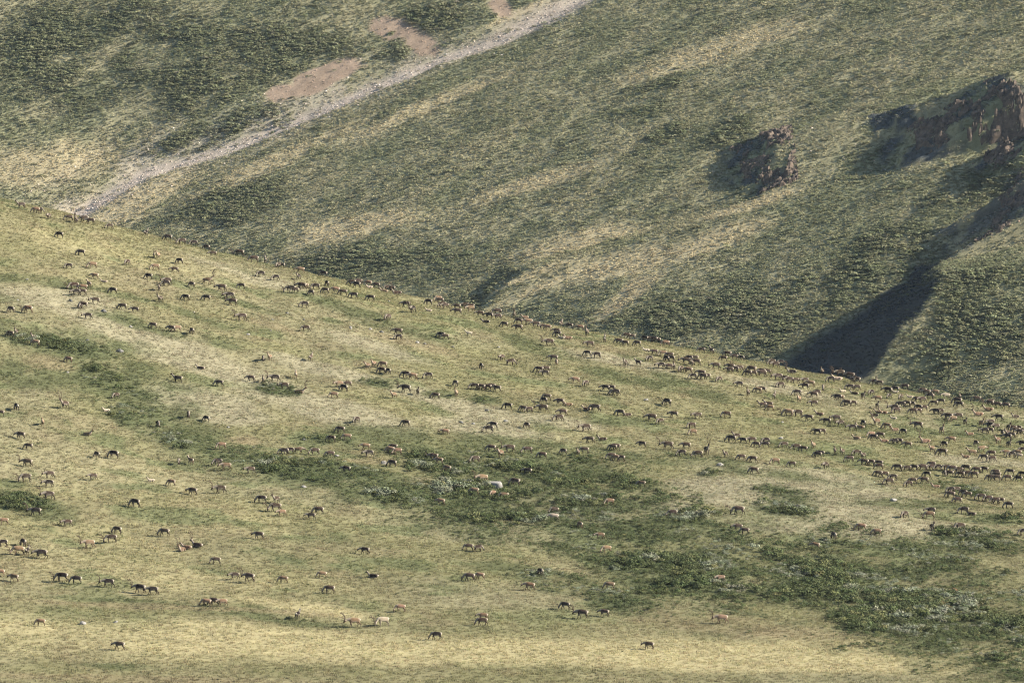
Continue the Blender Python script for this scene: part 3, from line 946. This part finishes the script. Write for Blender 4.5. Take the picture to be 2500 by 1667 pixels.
COATS = {'k': (0.022, 0.018, 0.017), 'b': (0.056, 0.041, 0.032), 't': (0.170, 0.113, 0.074), 'p': (0.36, 0.30, 0.225)}
WORD = {'k': 'blackish', 'b': 'brown', 't': 'tan', 'p': 'cream'}
TURN = {'l': 180, 'r': 0, 'f': 262, 'a': 98, 'q': 222, 'd': 138}
HERD = """T 0 480
245,95bsl1 415,145tgl0 450,145bgr0 560,215bwq1 795,235bgl1 870,260bsf2 965,255bgl2 1040,275bwl1 1260,330bgl0 1675,410ksa0 1930,465bgl1 2090,510bgl2 2225,520kgl1 685,430kgl0 930,635kgl0 790,785kgl0 1065,780tgl1 1465,745bgq0 1770,665bsf0 1815,665tsf0 1785,800tgl1 2065,725kgd0 2005,825bwl0 1710,905kgl0 1090,900twl0 1200,965pll0 1025,995tsa0 850,1025bgl2 955,1035tgl1 875,1090kwl0 945,1085bwl1 1300,1070kgd1 1920,965bwl2 1905,985kgl0 1825,1035bsf0 2205,1000bgd0 1840,1165bsf1 2135,1145kgd0 1095,1185bwq1 930,1240kgq0 960,1235bgl0 1410,1250bgl1 1550,1285kwl0 130,1285bgd0 325,1290tgl2 1010,1360kwq1
T 500 600
20,10bgl0 95,80bwl0 400,80bgl2 565,150bgl2 695,150bsa1 845,215bgf1 880,215kgl0 1100,270twl0 1365,315kgl0 1075,345ksf0 645,315kgl0 815,355kgq0 25,400tsr2 195,475bwl2 420,450kgl0 985,495kgl2 1035,495bgl0 1115,460bwl2 1150,450tgl0 1275,460kgl1 1405,425kgd0 1385,505bgl0 1225,530bgd1 1505,495twl0 1590,525bgl0 1745,440kwl1 1690,415bgl1 1765,405bgl1 1880,420twl1 1895,465pll0 1970,440bgl0 2100,470bgl0 2145,480bgl0 2065,515tll0 2210,535bll2 1710,560kgl0 1905,590kgl0 20,590kgl0 285,570kwl2 320,640bwl2 1145,665kgq1 425,815bwl2 2310,665kwl1 2105,815bgq2 1160,940bgq0 2220,975bwl1 2225,1035kgl0 670,1275bgf0 745,1270tsf0 1215,1275bsa1 1870,1365tsf0 1940,1345tsf0 2050,1355tgl1
T 1000 700
220,165kgl0 330,125tgl0 350,145bgl0 35,255kwq2 410,210bwl1 380,190bgl0 545,215bwl0 640,185bwl0 700,185bgl0 225,262pll0 700,245twl1 550,275bwl1 810,295bwl0 915,320kwl1 1010,275bgl1 1015,335bwl1 880,395kll0 1090,420bgl0 1200,315bsf2 1330,350tsl0 1255,380bgl0 1365,395twl1 1450,425bwl1 1530,445bwl0 1590,455tgl0 1250,460bwl1 1735,410bsa0 1835,435bwl1 1960,450twl0 1690,495bwl0 1700,530kgl0 2035,520bsf2 1825,580tll0 1750,575pll0 365,545kgl0 410,560bgl0 685,520psl0 2240,595ksa1 2070,650bwl1 2045,750kgd0 2150,775kgl0 1605,635bwl2 1655,810bwl1 1685,850tgf0 1060,800bwq1 1155,860bgr2 825,900kgd1 1490,940bgl0 1565,935bgl0 1555,980kwl0 1905,1060twl0 2025,1095bgf0 215,1010kgl0 40,1015twl0 530,1095bgd0 745,1135kgl1 825,1140bgl0 895,1140bgl0 945,1130bgl0 1005,1160bwl1 2250,1150kwl1 2315,1150kwl0 2345,1195kgl0 95,1195bsf0 300,1240bgl1 535,1215tsf1 1580,1255bgl0 1545,1290kgd0 1730,1310bwl1 1830,1345tll0 1130,1360kgl0 1310,1385bgl0 1375,1395bgl0 1530,1390bwl2 2130,1390kgl2 2040,1395tll0
T 1500 780
55,240bgl0 125,260bwl0 265,265bgd0 140,175bgl0 200,180bgl0 405,200bgl0 350,205kgl0 490,220bgl0 450,220kgl0 590,260tgl0 1000,340kgl0 1120,350bsa0 370,340pll0 460,360bwl0 560,380tgl0 635,400bgl0 405,435kgq0 600,435kgd0 650,435kgl0 125,490bsf0 275,485bsd0 865,430bwl0 920,435bgl0 825,470bwl2 940,480bgl1 895,490bsf0 1300,385bgl0 1255,435bgl0 1380,415bwl0 1465,430bsa0 535,520kwl1 630,530bwl1 685,525bsf1 765,560bgq1 850,575twl1 1000,605bwl1 1020,645bgl0 1060,640bgl0 905,640kgq0 1205,675bgq1 1165,525bwl1 1335,530bwl1 1325,565bwl0 1430,560bwl2 1385,560kgl0 1580,570bgl2 1535,605bgl0 1595,605bgl0 1695,615bwl2 1750,590bgl0 1690,585kgl0 1850,510bwl1 1810,480bgl1 1910,480kgl1 2040,595kll2 1880,655bwl2 1960,660bwl0 2010,685bwl1 2080,685bgl0 1435,730kwl0 1910,740bgl1 1650,800tgl0 1700,795bwl1 1535,830bsf1 1835,865bsa0 2190,690bwl1 2255,725twl0 2190,755kwl1 2100,830kgl0 2120,905tsf0 2290,850bwl1 2330,830bgl0 2290,950bwl0 15,825kgl0 610,945kgd2 1705,970bsl0 1775,965bsl0 1790,1000tgl0 2000,1065tgl2 2110,1070bgq2 2235,1120bwl1 65,1060kgl0 155,1085bll0 685,1080bwl1 430,1120bwl2 530,1155bgq0 955,1095bwl1 1290,1080bgl1 890,1205bgl0 905,1280tgl0 1405,1330bsq0 1345,1360kgl1 1480,1375kwl0 1580,1375bwl0 1740,1385kgq1 2330,1275kwl0
T 2000 860
35,185bsf0 240,235bwl2 355,250bwl2 135,300kgl0 215,300pll2 385,315bsf1 430,310bwl1 660,325bsf1 695,340bwl0 635,330bgl0 45,395bgf0 355,390kgl0 430,395bgl0 275,435pll0 410,465bll0 500,490bsf1 600,450kgf1 215,505kwl1 245,510twl0 320,575bgl1 390,570bgl0 675,520twl0 790,430kwl2 875,415kgl0 880,445pll0 805,490kgq0 940,500bgq0 1045,500pll0 985,385kgl0 1190,415bgl0 1335,425twl0 1230,455bwl1 1310,490bsf0 1270,490kgl0 1460,490pwl0 1615,490bsf0 1185,535bwl1 1130,530bgl0 1320,570bgl0 1400,550kgl0 1590,555bgl2 1610,590kgd0 1810,530bgl1 1970,545bgl0 1960,575bwl1 2050,590bwl0 2145,605bwl1 940,590kgl1 1010,580bgd0 1075,580bgd0 865,635kwl2 890,655bgl0 1145,620kgl0 1205,625bgl0 1080,665bgl0 1135,660tgl0 1345,670kwl1 1390,665bgl0 1485,735bwl2 1600,725bwl1 1540,750tgl0 665,605bsf1 690,680tll0 745,685tll0 640,715kll0 860,745pll0 85,780kwl1 200,750bwl1 245,805bwq1 510,800kgd1 380,855kwl1 480,850tll1 660,795tsq2 780,840tgl1 1135,835bwl2 875,880tll1 970,895kgd0 1405,895tsf2 1675,790bsf0 1950,650tll2 1835,705tll2 2065,740kwl1 2260,730bll0 1860,805tsf1 1970,790bwl0 1965,835kwl1 2030,845bwl0 1900,890kwl1 1960,885bwl0 2105,915bgf0 2160,915bsf0 2175,860bsf1 2225,860bwl0 2290,860bgl0 2300,900kwl0 2215,935bgl0 2165,955kwl0 2260,885bgl0 2335,895bgl0 30,900bwl1 10,700tll0 600,930tgl0 625,960kgd0 705,940bgd0 865,1010kgl0 920,1010bgd0 1020,1050twl0 750,1010tll0 435,975tll0 1225,1015tll2 1440,1040kgd0 1520,990twl0 1735,930tll0 1805,1030bgd0 2050,1000tsf0 2175,1045bsf1 2330,1035kwl0 1865,1100twr1 1760,1140tsl0 1690,1190tll0 1295,1095tsf0 1415,1145bgl2 180,1115bsf0 265,1130bsf0 430,1140bgl0 505,1175bsf0 15,1150kgl0 350,1210bgl0 520,1250bwl0 595,1250bgl0 690,1260bgl0 690,1295bgl0 75,1285bwq0 680,1380bgl0 750,1390bgl0 900,1310kgl1 1010,1320bgl0 1095,1310bgl0 1190,1310bgl0 1295,1270bgl0 1295,1305bgl0 1365,1305kgl0 1465,1310bgl0 1530,1325bgl0 1605,1345bgl0 1690,1320bgl1 1810,1340bgl0 1900,1330bgl0 1435,1375bgf0 1500,1375bgl0 1625,1385bgl0 1710,1385bgl0 1780,1390bgl0 1240,1385kgl0 2030,1360bgl0 2040,1395bgl0 2195,1360kgl0 2335,1385kgl0 1980,1150bgl0 1890,1190kgl0 1985,1215bgl0 2150,1140twl0 2210,1160kgl0 2280,1140twl0 2330,1110kgl0 2300,1170pgl0
T 2000 1160
805,65bgl1 850,10kgl0 1030,85bgl0 1075,50bgl0 1205,45bwl1 1345,120tll0 1515,155kgl0 1510,210bgd0 1575,155bgl0 1660,190bgd0 1705,210bgl0 1860,240bgl1 1945,255bgl0 2025,280bgl0 2080,280bgl0 2180,330kgl0 1590,275bgl0 1665,395kgl1 1755,435bll1 985,440bgq1 1285,395kwl1 1270,450tgl2 1295,585bsf1 1620,585bgl2 485,585tgl1 665,635tgl0 170,685bgd1 2345,640kgl0 1970,15bgl0 2040,15bgl0 2165,15bgl0 2290,25kgl0
T 1500 1080
20,40bgl0 15,160tgl0 75,170bwl0 320,10bwl0 615,30bwl2 825,25bwl1 775,110kgl0 960,125bgl1 1055,85bsf2 1275,120bsf0 1460,155bgl0 1590,180bgl0 1850,205tgl0 2040,235bgl0 1630,10bgl0 1735,10kgl0 1950,15bgl0 2090,45bgl1 2175,60bgl0 2285,20tsf0 2335,130kgl0 1605,310bgl0 310,460bgl0 670,800bgl1 1430,775bgl2 1420,960bwl1 1500,1000bgl0 2310,1170twl0
T 1000 1000
1760,20bwl1 1715,85bgl1 1350,165bgd0 965,165kwl0 910,215kgq1 410,240twl0 2025,205bwl2 2070,335bwl1 2220,330bll1 940,430bgl1 1045,495tsf1 1150,440bwl2 1355,455bgl1 1525,510bgl0 1770,465bgd0 1935,475bsf0 2010,450bgl0 2335,420bgl0 2320,520bgl0 275,530bwl1 340,575twl1 755,560bgl1 435,660tgd0 1355,695kwl0 840,785twl2 1215,825bgl2 745,920tgl0 960,945tgf0 1085,975tgl0 360,1040twl0 2300,1045tgl1 1665,1140bgl0 1660,1220pwl0 1960,1310tgd0
T 500 900
165,155kgl1 530,95bwl0 670,115bsf0 805,105kwl2 915,185bwl1 1080,262tlr2 1045,65tsa0 1545,165twl1 1640,165bgl0 1600,210kgd1 1485,290tgl0 2035,10bgl0 2110,15kgd0 2310,55kgl1 2310,225kwl2 2170,290tsf0 20,560kgd0 1745,575bgq0 2310,615bgl0 1560,690bgl1 1455,790bgd0 1635,770tgl0 195,870tgl0 910,940kgl0 980,930kgl0 1075,925twr0 1265,940bgq1 1440,970bgl1 1850,880twl0 1885,965kwl1 2165,885bgl0 2130,915tgl0 2215,935tgl0 2155,1075kgl1 1625,1140kwl0 150,1060kgl0 245,1115twl2 525,1150bwl1 180,1380bwl2
T 0 780
120,150bgl0 185,135bsf0 390,200bsf1 410,255tgl1 1760,55bgl0 1970,90bwl0 2035,95tgl0 2205,125bgd1 790,445tgd0 2310,550bll0 2045,675ksl1 1335,860bgq0 190,995kgd1 745,975bsf2 5,1060bgl0 1225,1030pll0 490,1165tsf0 2165,1080bgf1 1810,1185bgf0 240,1320bwl1 1000,1305tlr1
T 0 1080
330,30bgl0 315,225bwl2 300,400bgl2 570,360bwl1 560,460kwl1 560,605bwl2 410,790kwl2 1115,125bgd0 1310,130kgl2 2055,200bgf0 2195,200tsa0 1070,375bwl0 1740,420pll0 1970,445tgl0 2215,550bwl1 1555,690kgd2 45,890tgl0 775,910bwl1 1350,995bgd1 1280,1095bgl2 1025,1160twl2 1890,1020bgl1 2090,1220tlf2 2275,1172bll2 2150,1195tll0 35,1140kgl1 270,1140bga1 215,1235tgl2 310,1235ksa0 475,1275kwl2
T 0 1367
2,130tgl0 165,190twl1 715,190kgl2 880,215kgl1 1245,255kwl2 1610,320kwl2 1755,340kwl1 470,695tgl0 1375,970bwl1
T 500 1200
655,75kgl1 820,80bsf1 815,175bgl2 885,225twl0 1310,205bgl1 1220,265kwl0 625,490bwl1 1840,660kwl0 130,775bgl0 345,950bwl0 515,980bwl2 905,990tgl0 1350,935tgl0 1940,960kll0 1435,1110bgl1 20,1255tgl0 110,1250bgl0 205,1255twl0 2250,1320tgl0 1065,1400ksa0
T 500 1367
1717,712twl2 2051,698pgl2
T 1000 1300
680,150bgl0 785,165bgr0 690,500bgl1 810,480tgl0 1505,435bgd0 1380,605twl1 1790,825kgl1 1985,930bwl2 2240,905bwl0 845,945twl0 835,1010bgl1 310,1170kgl1 2190,20twl0 2265,175tgl0 2300,595tgl0
T 1500 1367
1220,195twl0 1235,670twl2 400,965bwl1"""

beasts = []
ox = oy = 0
for line in HERD.strip().splitlines():
    if line[0] == 'T':
        ox, oy = (int(v) for v in line.split()[1:]); continue
    for tok in line.split():
        a, b = tok[:-4].split(',')
        beasts.append((ox + int(a) * 500 / 2352, oy + int(b) * 500 / 2352, tok[-4], tok[-3], tok[-2], int(tok[-1])))
bp = np.array([(b[0], b[1]) for b in beasts])
lift = np.array([0.36 if b[3] == 'l' else 0.76 for b in beasts])
POS = np.zeros((len(beasts), 3))
for lf in (0.36, 0.76):
    m = lift == lf
    POS[m], _ = HILL.cast(bp[m, 0], bp[m, 1], lf, 700.0, 1062.0, 0.25)
r_ = random.Random(5)
spec = []
for i, b in enumerate(beasts):
    sc = {0: r_.uniform(.88, 1.0), 1: r_.uniform(.95, 1.06), 2: r_.uniform(1.08, 1.20)}[b[5]]
    if b[2] == 'p' and b[5] == 0 and b[3] != 'w': sc *= 0.80
    spec.append(dict(px=b[0], py=b[1], coat=b[2], pose=b[3], face=b[4], ant=b[5], pos=POS[i], sc=sc, yaw=math.radians(TURN[b[4]] + r_.uniform(-30, 30)),
                     var=(1 if b[3] == 'w' else int(r_.random() < .4)) if b[3] != 'l' else 0,
                     tint=(lambda f: tuple(c * f * r_.uniform(.96, 1.04) for c in COATS[b[2]]))(r_.uniform(.75, 1.25))))
far = sorted(range(len(spec)), key=lambda i: spec[i]['sc'] * (0.6 if spec[i]['pose'] == 'l' else 1) / spec[i]['pos'][1], reverse=True)
SINGLE = set(far[:300])


# ------------------------------------------------------------------ labels: what it looks like, then where it stands, then which of the look-alikes
PLACES = [   # photograph pixels and a spot one can find in the picture
    (480, 1520, 'below the thin scrub strip'), (1250, 1560, 'on the pale foot meadow'), (1700, 1530, 'between big thicket and meadow'),
    (170, 1400, 'in the lower left file'), (520, 1460, 'by the thin scrub strip'), (880, 1500, 'at the scrub strip end'),
    (640, 1400, 'on grass above the scrub strip'), (1180, 1420, 'on tussocks below the thicket'), (1450, 1480, 'by scrub patches below the thicket'),
    (80, 1330, 'at the lower left edge'), (270, 1310, 'on the open lower left slope'), (450, 1330, 'beside the resting bulls'),
    (700, 1240, 'left of the big thicket'), (920, 1360, 'under the thicket\'s left end'), (1380, 1290, 'inside the big thicket'), (1760, 1410, 'in the thicket\'s right part'),
    (110, 1190, 'beside the left edge scrub'), (330, 1200, 'on the far left green slope'), (480, 1200, 'below the left scrub band'), (1200, 1190, 'around the big pale boulder'), (1060, 1120, 'left of the big pale boulder'),
    (1560, 1190, 'at the thicket\'s upper edge'), (1800, 1260, 'on the dry bench'), (2050, 1290, 'on the bench\'s right end'), (2290, 1260, 'on grass below the right herd'),
    (60, 1060, 'at the middle left edge'), (250, 1010, 'in the left scrub band'), (470, 1030, 'right of the left scrub band'), (560, 1130, 'in the centre left hollow'),
    (740, 1100, 'left of the centre scrub'), (870, 1040, 'around the centre left scrub'), (940, 1100, 'in the cluster above centre scrub'), (1080, 1060, 'above the boulder scrub'), (1240, 1090, 'above the big pale boulder'), (1430, 1090, 'right of the boulder scrub'),
    (100, 820, 'in the left edge hollow'), (400, 800, 'by the upper left stones'), (430, 920, 'on the bare left slope'), (650, 930, 'by the small round bush'), (830, 950, 'right of the small round bush'), (1010, 950, 'by the dark scrub island'), (1170, 945, 'in the tight central bunch'), (1330, 1010, 'on the central dry bank'),
    (1290, 900, 'above the tight central bunch'), (1480, 950, 'on streaked slope right of centre'), (1600, 1090, 'in the loose centre right row'), (1620, 1000, 'above the loose centre right row'), (1820, 1080, 'in the line over the bench'), (1850, 980, 'under the right ridge'),
    (2020, 1080, 'at the right herd\'s near end'), (2150, 1150, 'in the crowded lower line'), (2350, 1140, 'in the crowded line\'s right end'), (2350, 1190, 'in the file under right herd'), (2150, 1060, 'in the right herd\'s middle'), (2400, 1050, 'at the herd\'s right edge'),
    (60, 730, 'far left under the green band'), (210, 710, 'in the upper left bunch'), (400, 690, 'on the upper left slope'), (330, 760, 'above the upper left stones'), (560, 720, 'on upper slope left of centre'), (740, 720, 'in the long upper row'), (950, 820, 'on the upper central slope'), (740, 860, 'on streaked slope left of centre'), (590, 860, 'on the left streaked slope'),
]


def place(px, py):
    return min(range(len(PLACES)), key=lambda k: (PLACES[k][0] - px) ** 2 + (1.4 * (PLACES[k][1] - py)) ** 2)


def look(s):
    ant = {0: '', 1: 'short antlered ', 2: 'big antlered '}[s['ant']]
    if s['pose'] == 'l':
        return WORD[s['coat']] + ' ' + ant + 'caribou lying down'
    pose = {'g': 'grazing', 'w': 'walking', 's': 'standing'}[s['pose']]
    face = {'l': '', 'r': ' rightward', 'f': ' head on', 'a': ' rump on', 'q': ' half turned', 'd': ' half away'}[s['face']]
    return WORD[s['coat']] + ' ' + ant + 'caribou ' + pose + face


def order_words(k, n):
    if n == 2: return ('left of two', 'right of two')[k]
    num = ['first', 'second', 'third', 'fourth', 'fifth', 'sixth', 'seventh', 'eighth', 'ninth', 'tenth', 'eleventh', 'twelfth'][k]
    return 'leftmost' if k == 0 else 'rightmost' if k == n - 1 else num + ' from left'


groups = {}
for i in sorted(SINGLE):
    groups.setdefault((look(spec[i]), place(spec[i]['px'], spec[i]['py'])), []).append(i)
LABEL = {}
for (lk, pl), mem in groups.items():
    mem.sort(key=lambda i: spec[i]['px'])
    for k, i in enumerate(mem):
        LABEL[i] = lk + ' ' + PLACES[pl][2] + ('' if len(mem) == 1 else ', ' + order_words(k, len(mem)))
first = {}
far_v, far_f, far_z, far_t, far_m = [], [], [], [], []
nv = 0


def mesh_arrays(me):
    co = np.zeros(len(me.vertices) * 3, np.float32); me.vertices.foreach_get('co', co)
    return co.reshape(-1, 3), [tuple(p.vertices) for p in me.polygons]


CACHE = {}
for i, s in enumerate(spec):
    body = BODIES[s['pose'], s['var']][0]
    M = Matrix.Translation(Vector(s['pos']) + Vector((0, 0, 0.03))) @ Matrix.Rotation(s['yaw'], 4, 'Z') @ Matrix.Scale(s['sc'], 4)
    ants = ANTL[s['pose'], s['ant']] if s['ant'] else []
    if i in SINGLE:
        key = (s['pose'], s['var'], s['ant'])
        if key not in first:
            o = bpy.data.objects.new('caribou', body); COL.objects.link(o)
            kids = []
            for am in ants:
                q = bpy.data.objects.new('antler', am); COL.objects.link(q); q.parent = o; kids.append(q)
            first[key] = (o, kids)
        else:
            o0, k0 = first[key]
            o = o0.copy(); COL.objects.link(o)
            for q0 in k0:
                q = q0.copy(); COL.objects.link(q); q.parent = o
        o.location = M.to_translation(); o.rotation_euler = (0, 0, s['yaw']); o.scale = (s['sc'],) * 3
        o.color = (*s['tint'], 1)
        tag(o, LABEL[i], 'caribou', 'caribou grazing on the hillside')
    else:
        for me, tint in [(body, s['tint'])] + [(am, None) for am in ants]:
            if me.name not in CACHE: CACHE[me.name] = mesh_arrays(me)
            co, fs = CACHE[me.name]
            A = np.array(M)
            far_v.append(co @ A[:3, :3].T.astype(np.float32) + A[:3, 3].astype(np.float32))
            far_f += [tuple(v + nv for v in f) for f in fs]
            far_m += [0 if tint else 1] * len(fs)
            zz = np.zeros((len(co), 3), np.float32)
            if tint: me.attributes['zone'].data.foreach_get('vector', (buf := np.zeros(len(co) * 3, np.float32))); zz = buf.reshape(-1, 3)
            far_z.append(zz); far_t.append(np.tile(np.array(tint or (0, 0, 0), np.float32), (len(co), 1)))
            nv += len(co)
me = raw_mesh('caribou_herd', np.concatenate(far_v), far_f, None, True)
for an, arr in (('zone', far_z), ('tint', far_t)):
    a = me.attributes.new(an, 'FLOAT_VECTOR', 'POINT'); a.data.foreach_set('vector', np.concatenate(arr).ravel())
me.materials.append(M_COAT_FAR); me.materials.append(M_ANTLER)
me.polygons.foreach_set('material_index', np.array(far_m, np.int32))
herd = bpy.data.objects.new('caribou_herd', me); COL.objects.link(herd)
tag(herd, 'the farther mass of the caribou herd along the crest and right slope', 'caribou herd', kind='stuff')

# ------------------------------------------------------------------ boulders on the hill: photograph pixels, width in metres, kind, look
STONES = [
    (1208, 1187, 2.7, 'p', 'large flat pale boulder in the scrub above the willow thicket'), (855, 801, 1.0, 'p', 'upright pale boulder standing on the upper central slope'),
    (66, 682, .75, 'p', 'small white stone on the green band at far left'), (44, 732, .6, 'p', 'small white stone under the green band at left edge'),
    (172, 734, 1.1, 'g', 'grey stone beside the bunch of caribou on upper left slope'), (254, 760, 1.3, 'g', 'grey rock between caribou on the upper left slope'), (473, 761, .6, 'p', 'small pale stone above the dark green streak at upper left'),
    (664, 780, .75, 'g', 'dark grey stone, left one of a pair on upper slope'), (742, 780, .65, 'g', 'dark grey stone, right one of a pair on upper slope'), (660, 806, .7, 'p', 'flat pale stone under the pair of dark stones'),
    (606, 816, .9, 'p', 'pale stone at the head of the stony streak left of centre'), (949, 735, .65, 'p', 'pale stone among grass under the crest row of caribou'), (809, 673, .6, 'p', 'white stone right on the crest line'),
    (701, 764, .8, 'g', 'flat grey stone above the pair of dark stones'), (931, 810, 1.0, 'g', 'grey rock in the short stony streak at upper centre'), (905, 803, .8, 'p', 'pale rock starting the short stony streak at upper centre'),
    (1018, 836, 1.0, 'p', 'pale stone beside a dark one on the upper central slope'), (1037, 839, .8, 'g', 'dark stone right of the pale one on upper central slope'), (1105, 846, .7, 'g', 'small grey stone alone on the upper central slope'),
    (1217, 847, .6, 'p', 'pointed pale stone above the streaked slope'), (1577, 976, 1.0, 'p', 'pale cracked stone on the streaked slope right of centre'),
    (213, 830, .8, 'g', 'dark stone by the brown patch at left'), (293, 858, 1.6, 'g', 'long grey rock on the pale left slope'), (319, 797, .8, 'p', 'pale stone left of three caribou on upper left slope'), (164, 908, .8, 'p', 'pale flat stone in the left scrub band'),
    (557, 1042, .7, 'p', 'white stone on the slope above the green hollow'), (743, 1072, .9, 'p', 'white stone left of the centre scrub'), (823, 1112, .9, 'p', 'pale stone just behind a grazing caribou left of centre'), (936, 1131, 1.4, 'p', 'pale jagged stone under a blackish caribou'),
    (742, 1188, 1.1, 'p', 'pale stone at the edge of the thicket left of centre'), (1125, 1031, 1.1, 'g', 'grey rock in the stony line at centre'), (1155, 1034, .9, 'p', 'brownish pale rock in the stony line at centre'), (1234, 1028, 1.1, 'p', 'pale slab on the central dry bank'), (1189, 1002, 1.1, 'g', 'grey slab above the central dry bank'),
    (1758, 1135, 1.5, 'p', 'broad pale rock in the green streak right of centre'), (1603, 1269, .7, 'p', 'white stone below a grazing caribou by the thicket'), (1906, 1069, 1.0, 'p', 'white rounded boulder in the line of caribou at right'), (1910, 1030, .7, 'p', 'white stone under the right ridge herd'),
    (2181, 1221, 1.6, 'p', 'pale rocks on the dry bench at right'), (2179, 1339, 1.0, 'p', 'white boulder in the scrub at right'), (2415, 1298, .8, 'p', 'white stone on the grass at far right'),
    (203, 1522, 1.3, 'p', 'pale stones lying on the bottom left meadow'), (283, 1517, .9, 'p', 'smaller pale stone on the bottom left meadow'), (2306, 1476, 2.0, 'r', 'rusty boulder in the eroded bank at lower right'), (2270, 1450, 1.5, 'r', 'brown rock in the eroded bank at lower right'),
    (2330, 1440, 1.2, 'r', 'small brown rock above the rusty boulder')]
SP, _ = HILL.cast([s[0] for s in STONES], [s[1] for s in STONES], 0.1, 700, 1062, .25)


def boulder_mesh(seed, mat):
    import bmesh
    r = random.Random(seed)
    bm = bmesh.new(); bmesh.ops.create_icosphere(bm, subdivisions=3, radius=0.5)
    cuts = [(Vector((r.uniform(-1, 1), r.uniform(-1, 1), r.uniform(-.6, 1))).normalized(), r.uniform(.28, .42)) for _ in range(9)]
    for v in bm.verts:
        for n, d in cuts:
            e = v.co.dot(n) - d
            if e > 0: v.co -= n * e * 0.85
        p = v.co * 9
        v.co *= 1 + 0.05 * math.sin(p.x * 1.7 + seed) * math.sin(p.y * 2.1) * math.sin(p.z * 1.9)
    me = bpy.data.meshes.new('boulder'); bm.to_mesh(me); bm.free(); me.materials.append(mat)
    return me


for i, (px, py, w, kd, lab) in enumerate(STONES):
    o = bpy.data.objects.new('boulder', boulder_mesh(i, {'p': M_BOULDER, 'g': M_GREYROCK, 'r': M_RUSTROCK}[kd])); COL.objects.link(o)
    if i: w *= 0.82
    o.location = Vector(SP[i]) + Vector((0, 0, 0.10 * w)); o.scale = (w, w * .7, w * r_.uniform(.55, .75)); o.rotation_euler = (0, 0, r_.uniform(-.5, .5))
    if i == 1: o.scale = (w * .75, w * .6, w * 1.1)
    tag(o, lab, 'boulder', 'boulders on the hillside')
print('HERD', len(spec), len(SINGLE), len(LABEL), len(set(LABEL.values())), max(len(l.split()) for l in LABEL.values()))

# ------------------------------------------------------------------ the air between here and the mountain
m_, nt_, out_ = new_mat('thin_haze')
pv = nt_.nodes.new('ShaderNodeVolumePrincipled'); pv.inputs['Color'].default_value = (0.68, 0.82, 1.0, 1)
pv.inputs['Density'].default_value = 0.00001; pv.inputs['Anisotropy'].default_value = 0.2
nt_.links.new(pv.outputs[0], out_.inputs['Volume'])
zlo = min(float(HZ.min()), float(MZ.min())) - 1.0; zhi = max(float(MZ.max()), float(HZ.max()), 2.0) + 4.0
x_, y0_, y1_ = 900.0, -200.0, 2900.0
hv_ = [(sx * x_, yy, zz) for zz in (zlo, zhi) for yy in (y0_, y1_) for sx in (-1, 1)]
hz = bpy.data.objects.new('haze', raw_mesh('haze', hv_, [(0, 2, 3, 1), (4, 5, 7, 6), (0, 1, 5, 4), (2, 6, 7, 3), (0, 4, 6, 2), (1, 3, 7, 5)], m_))
COL.objects.link(hz)
tag(hz, 'thin bluish air between the viewpoint and the mountainside', 'haze', kind='stuff')
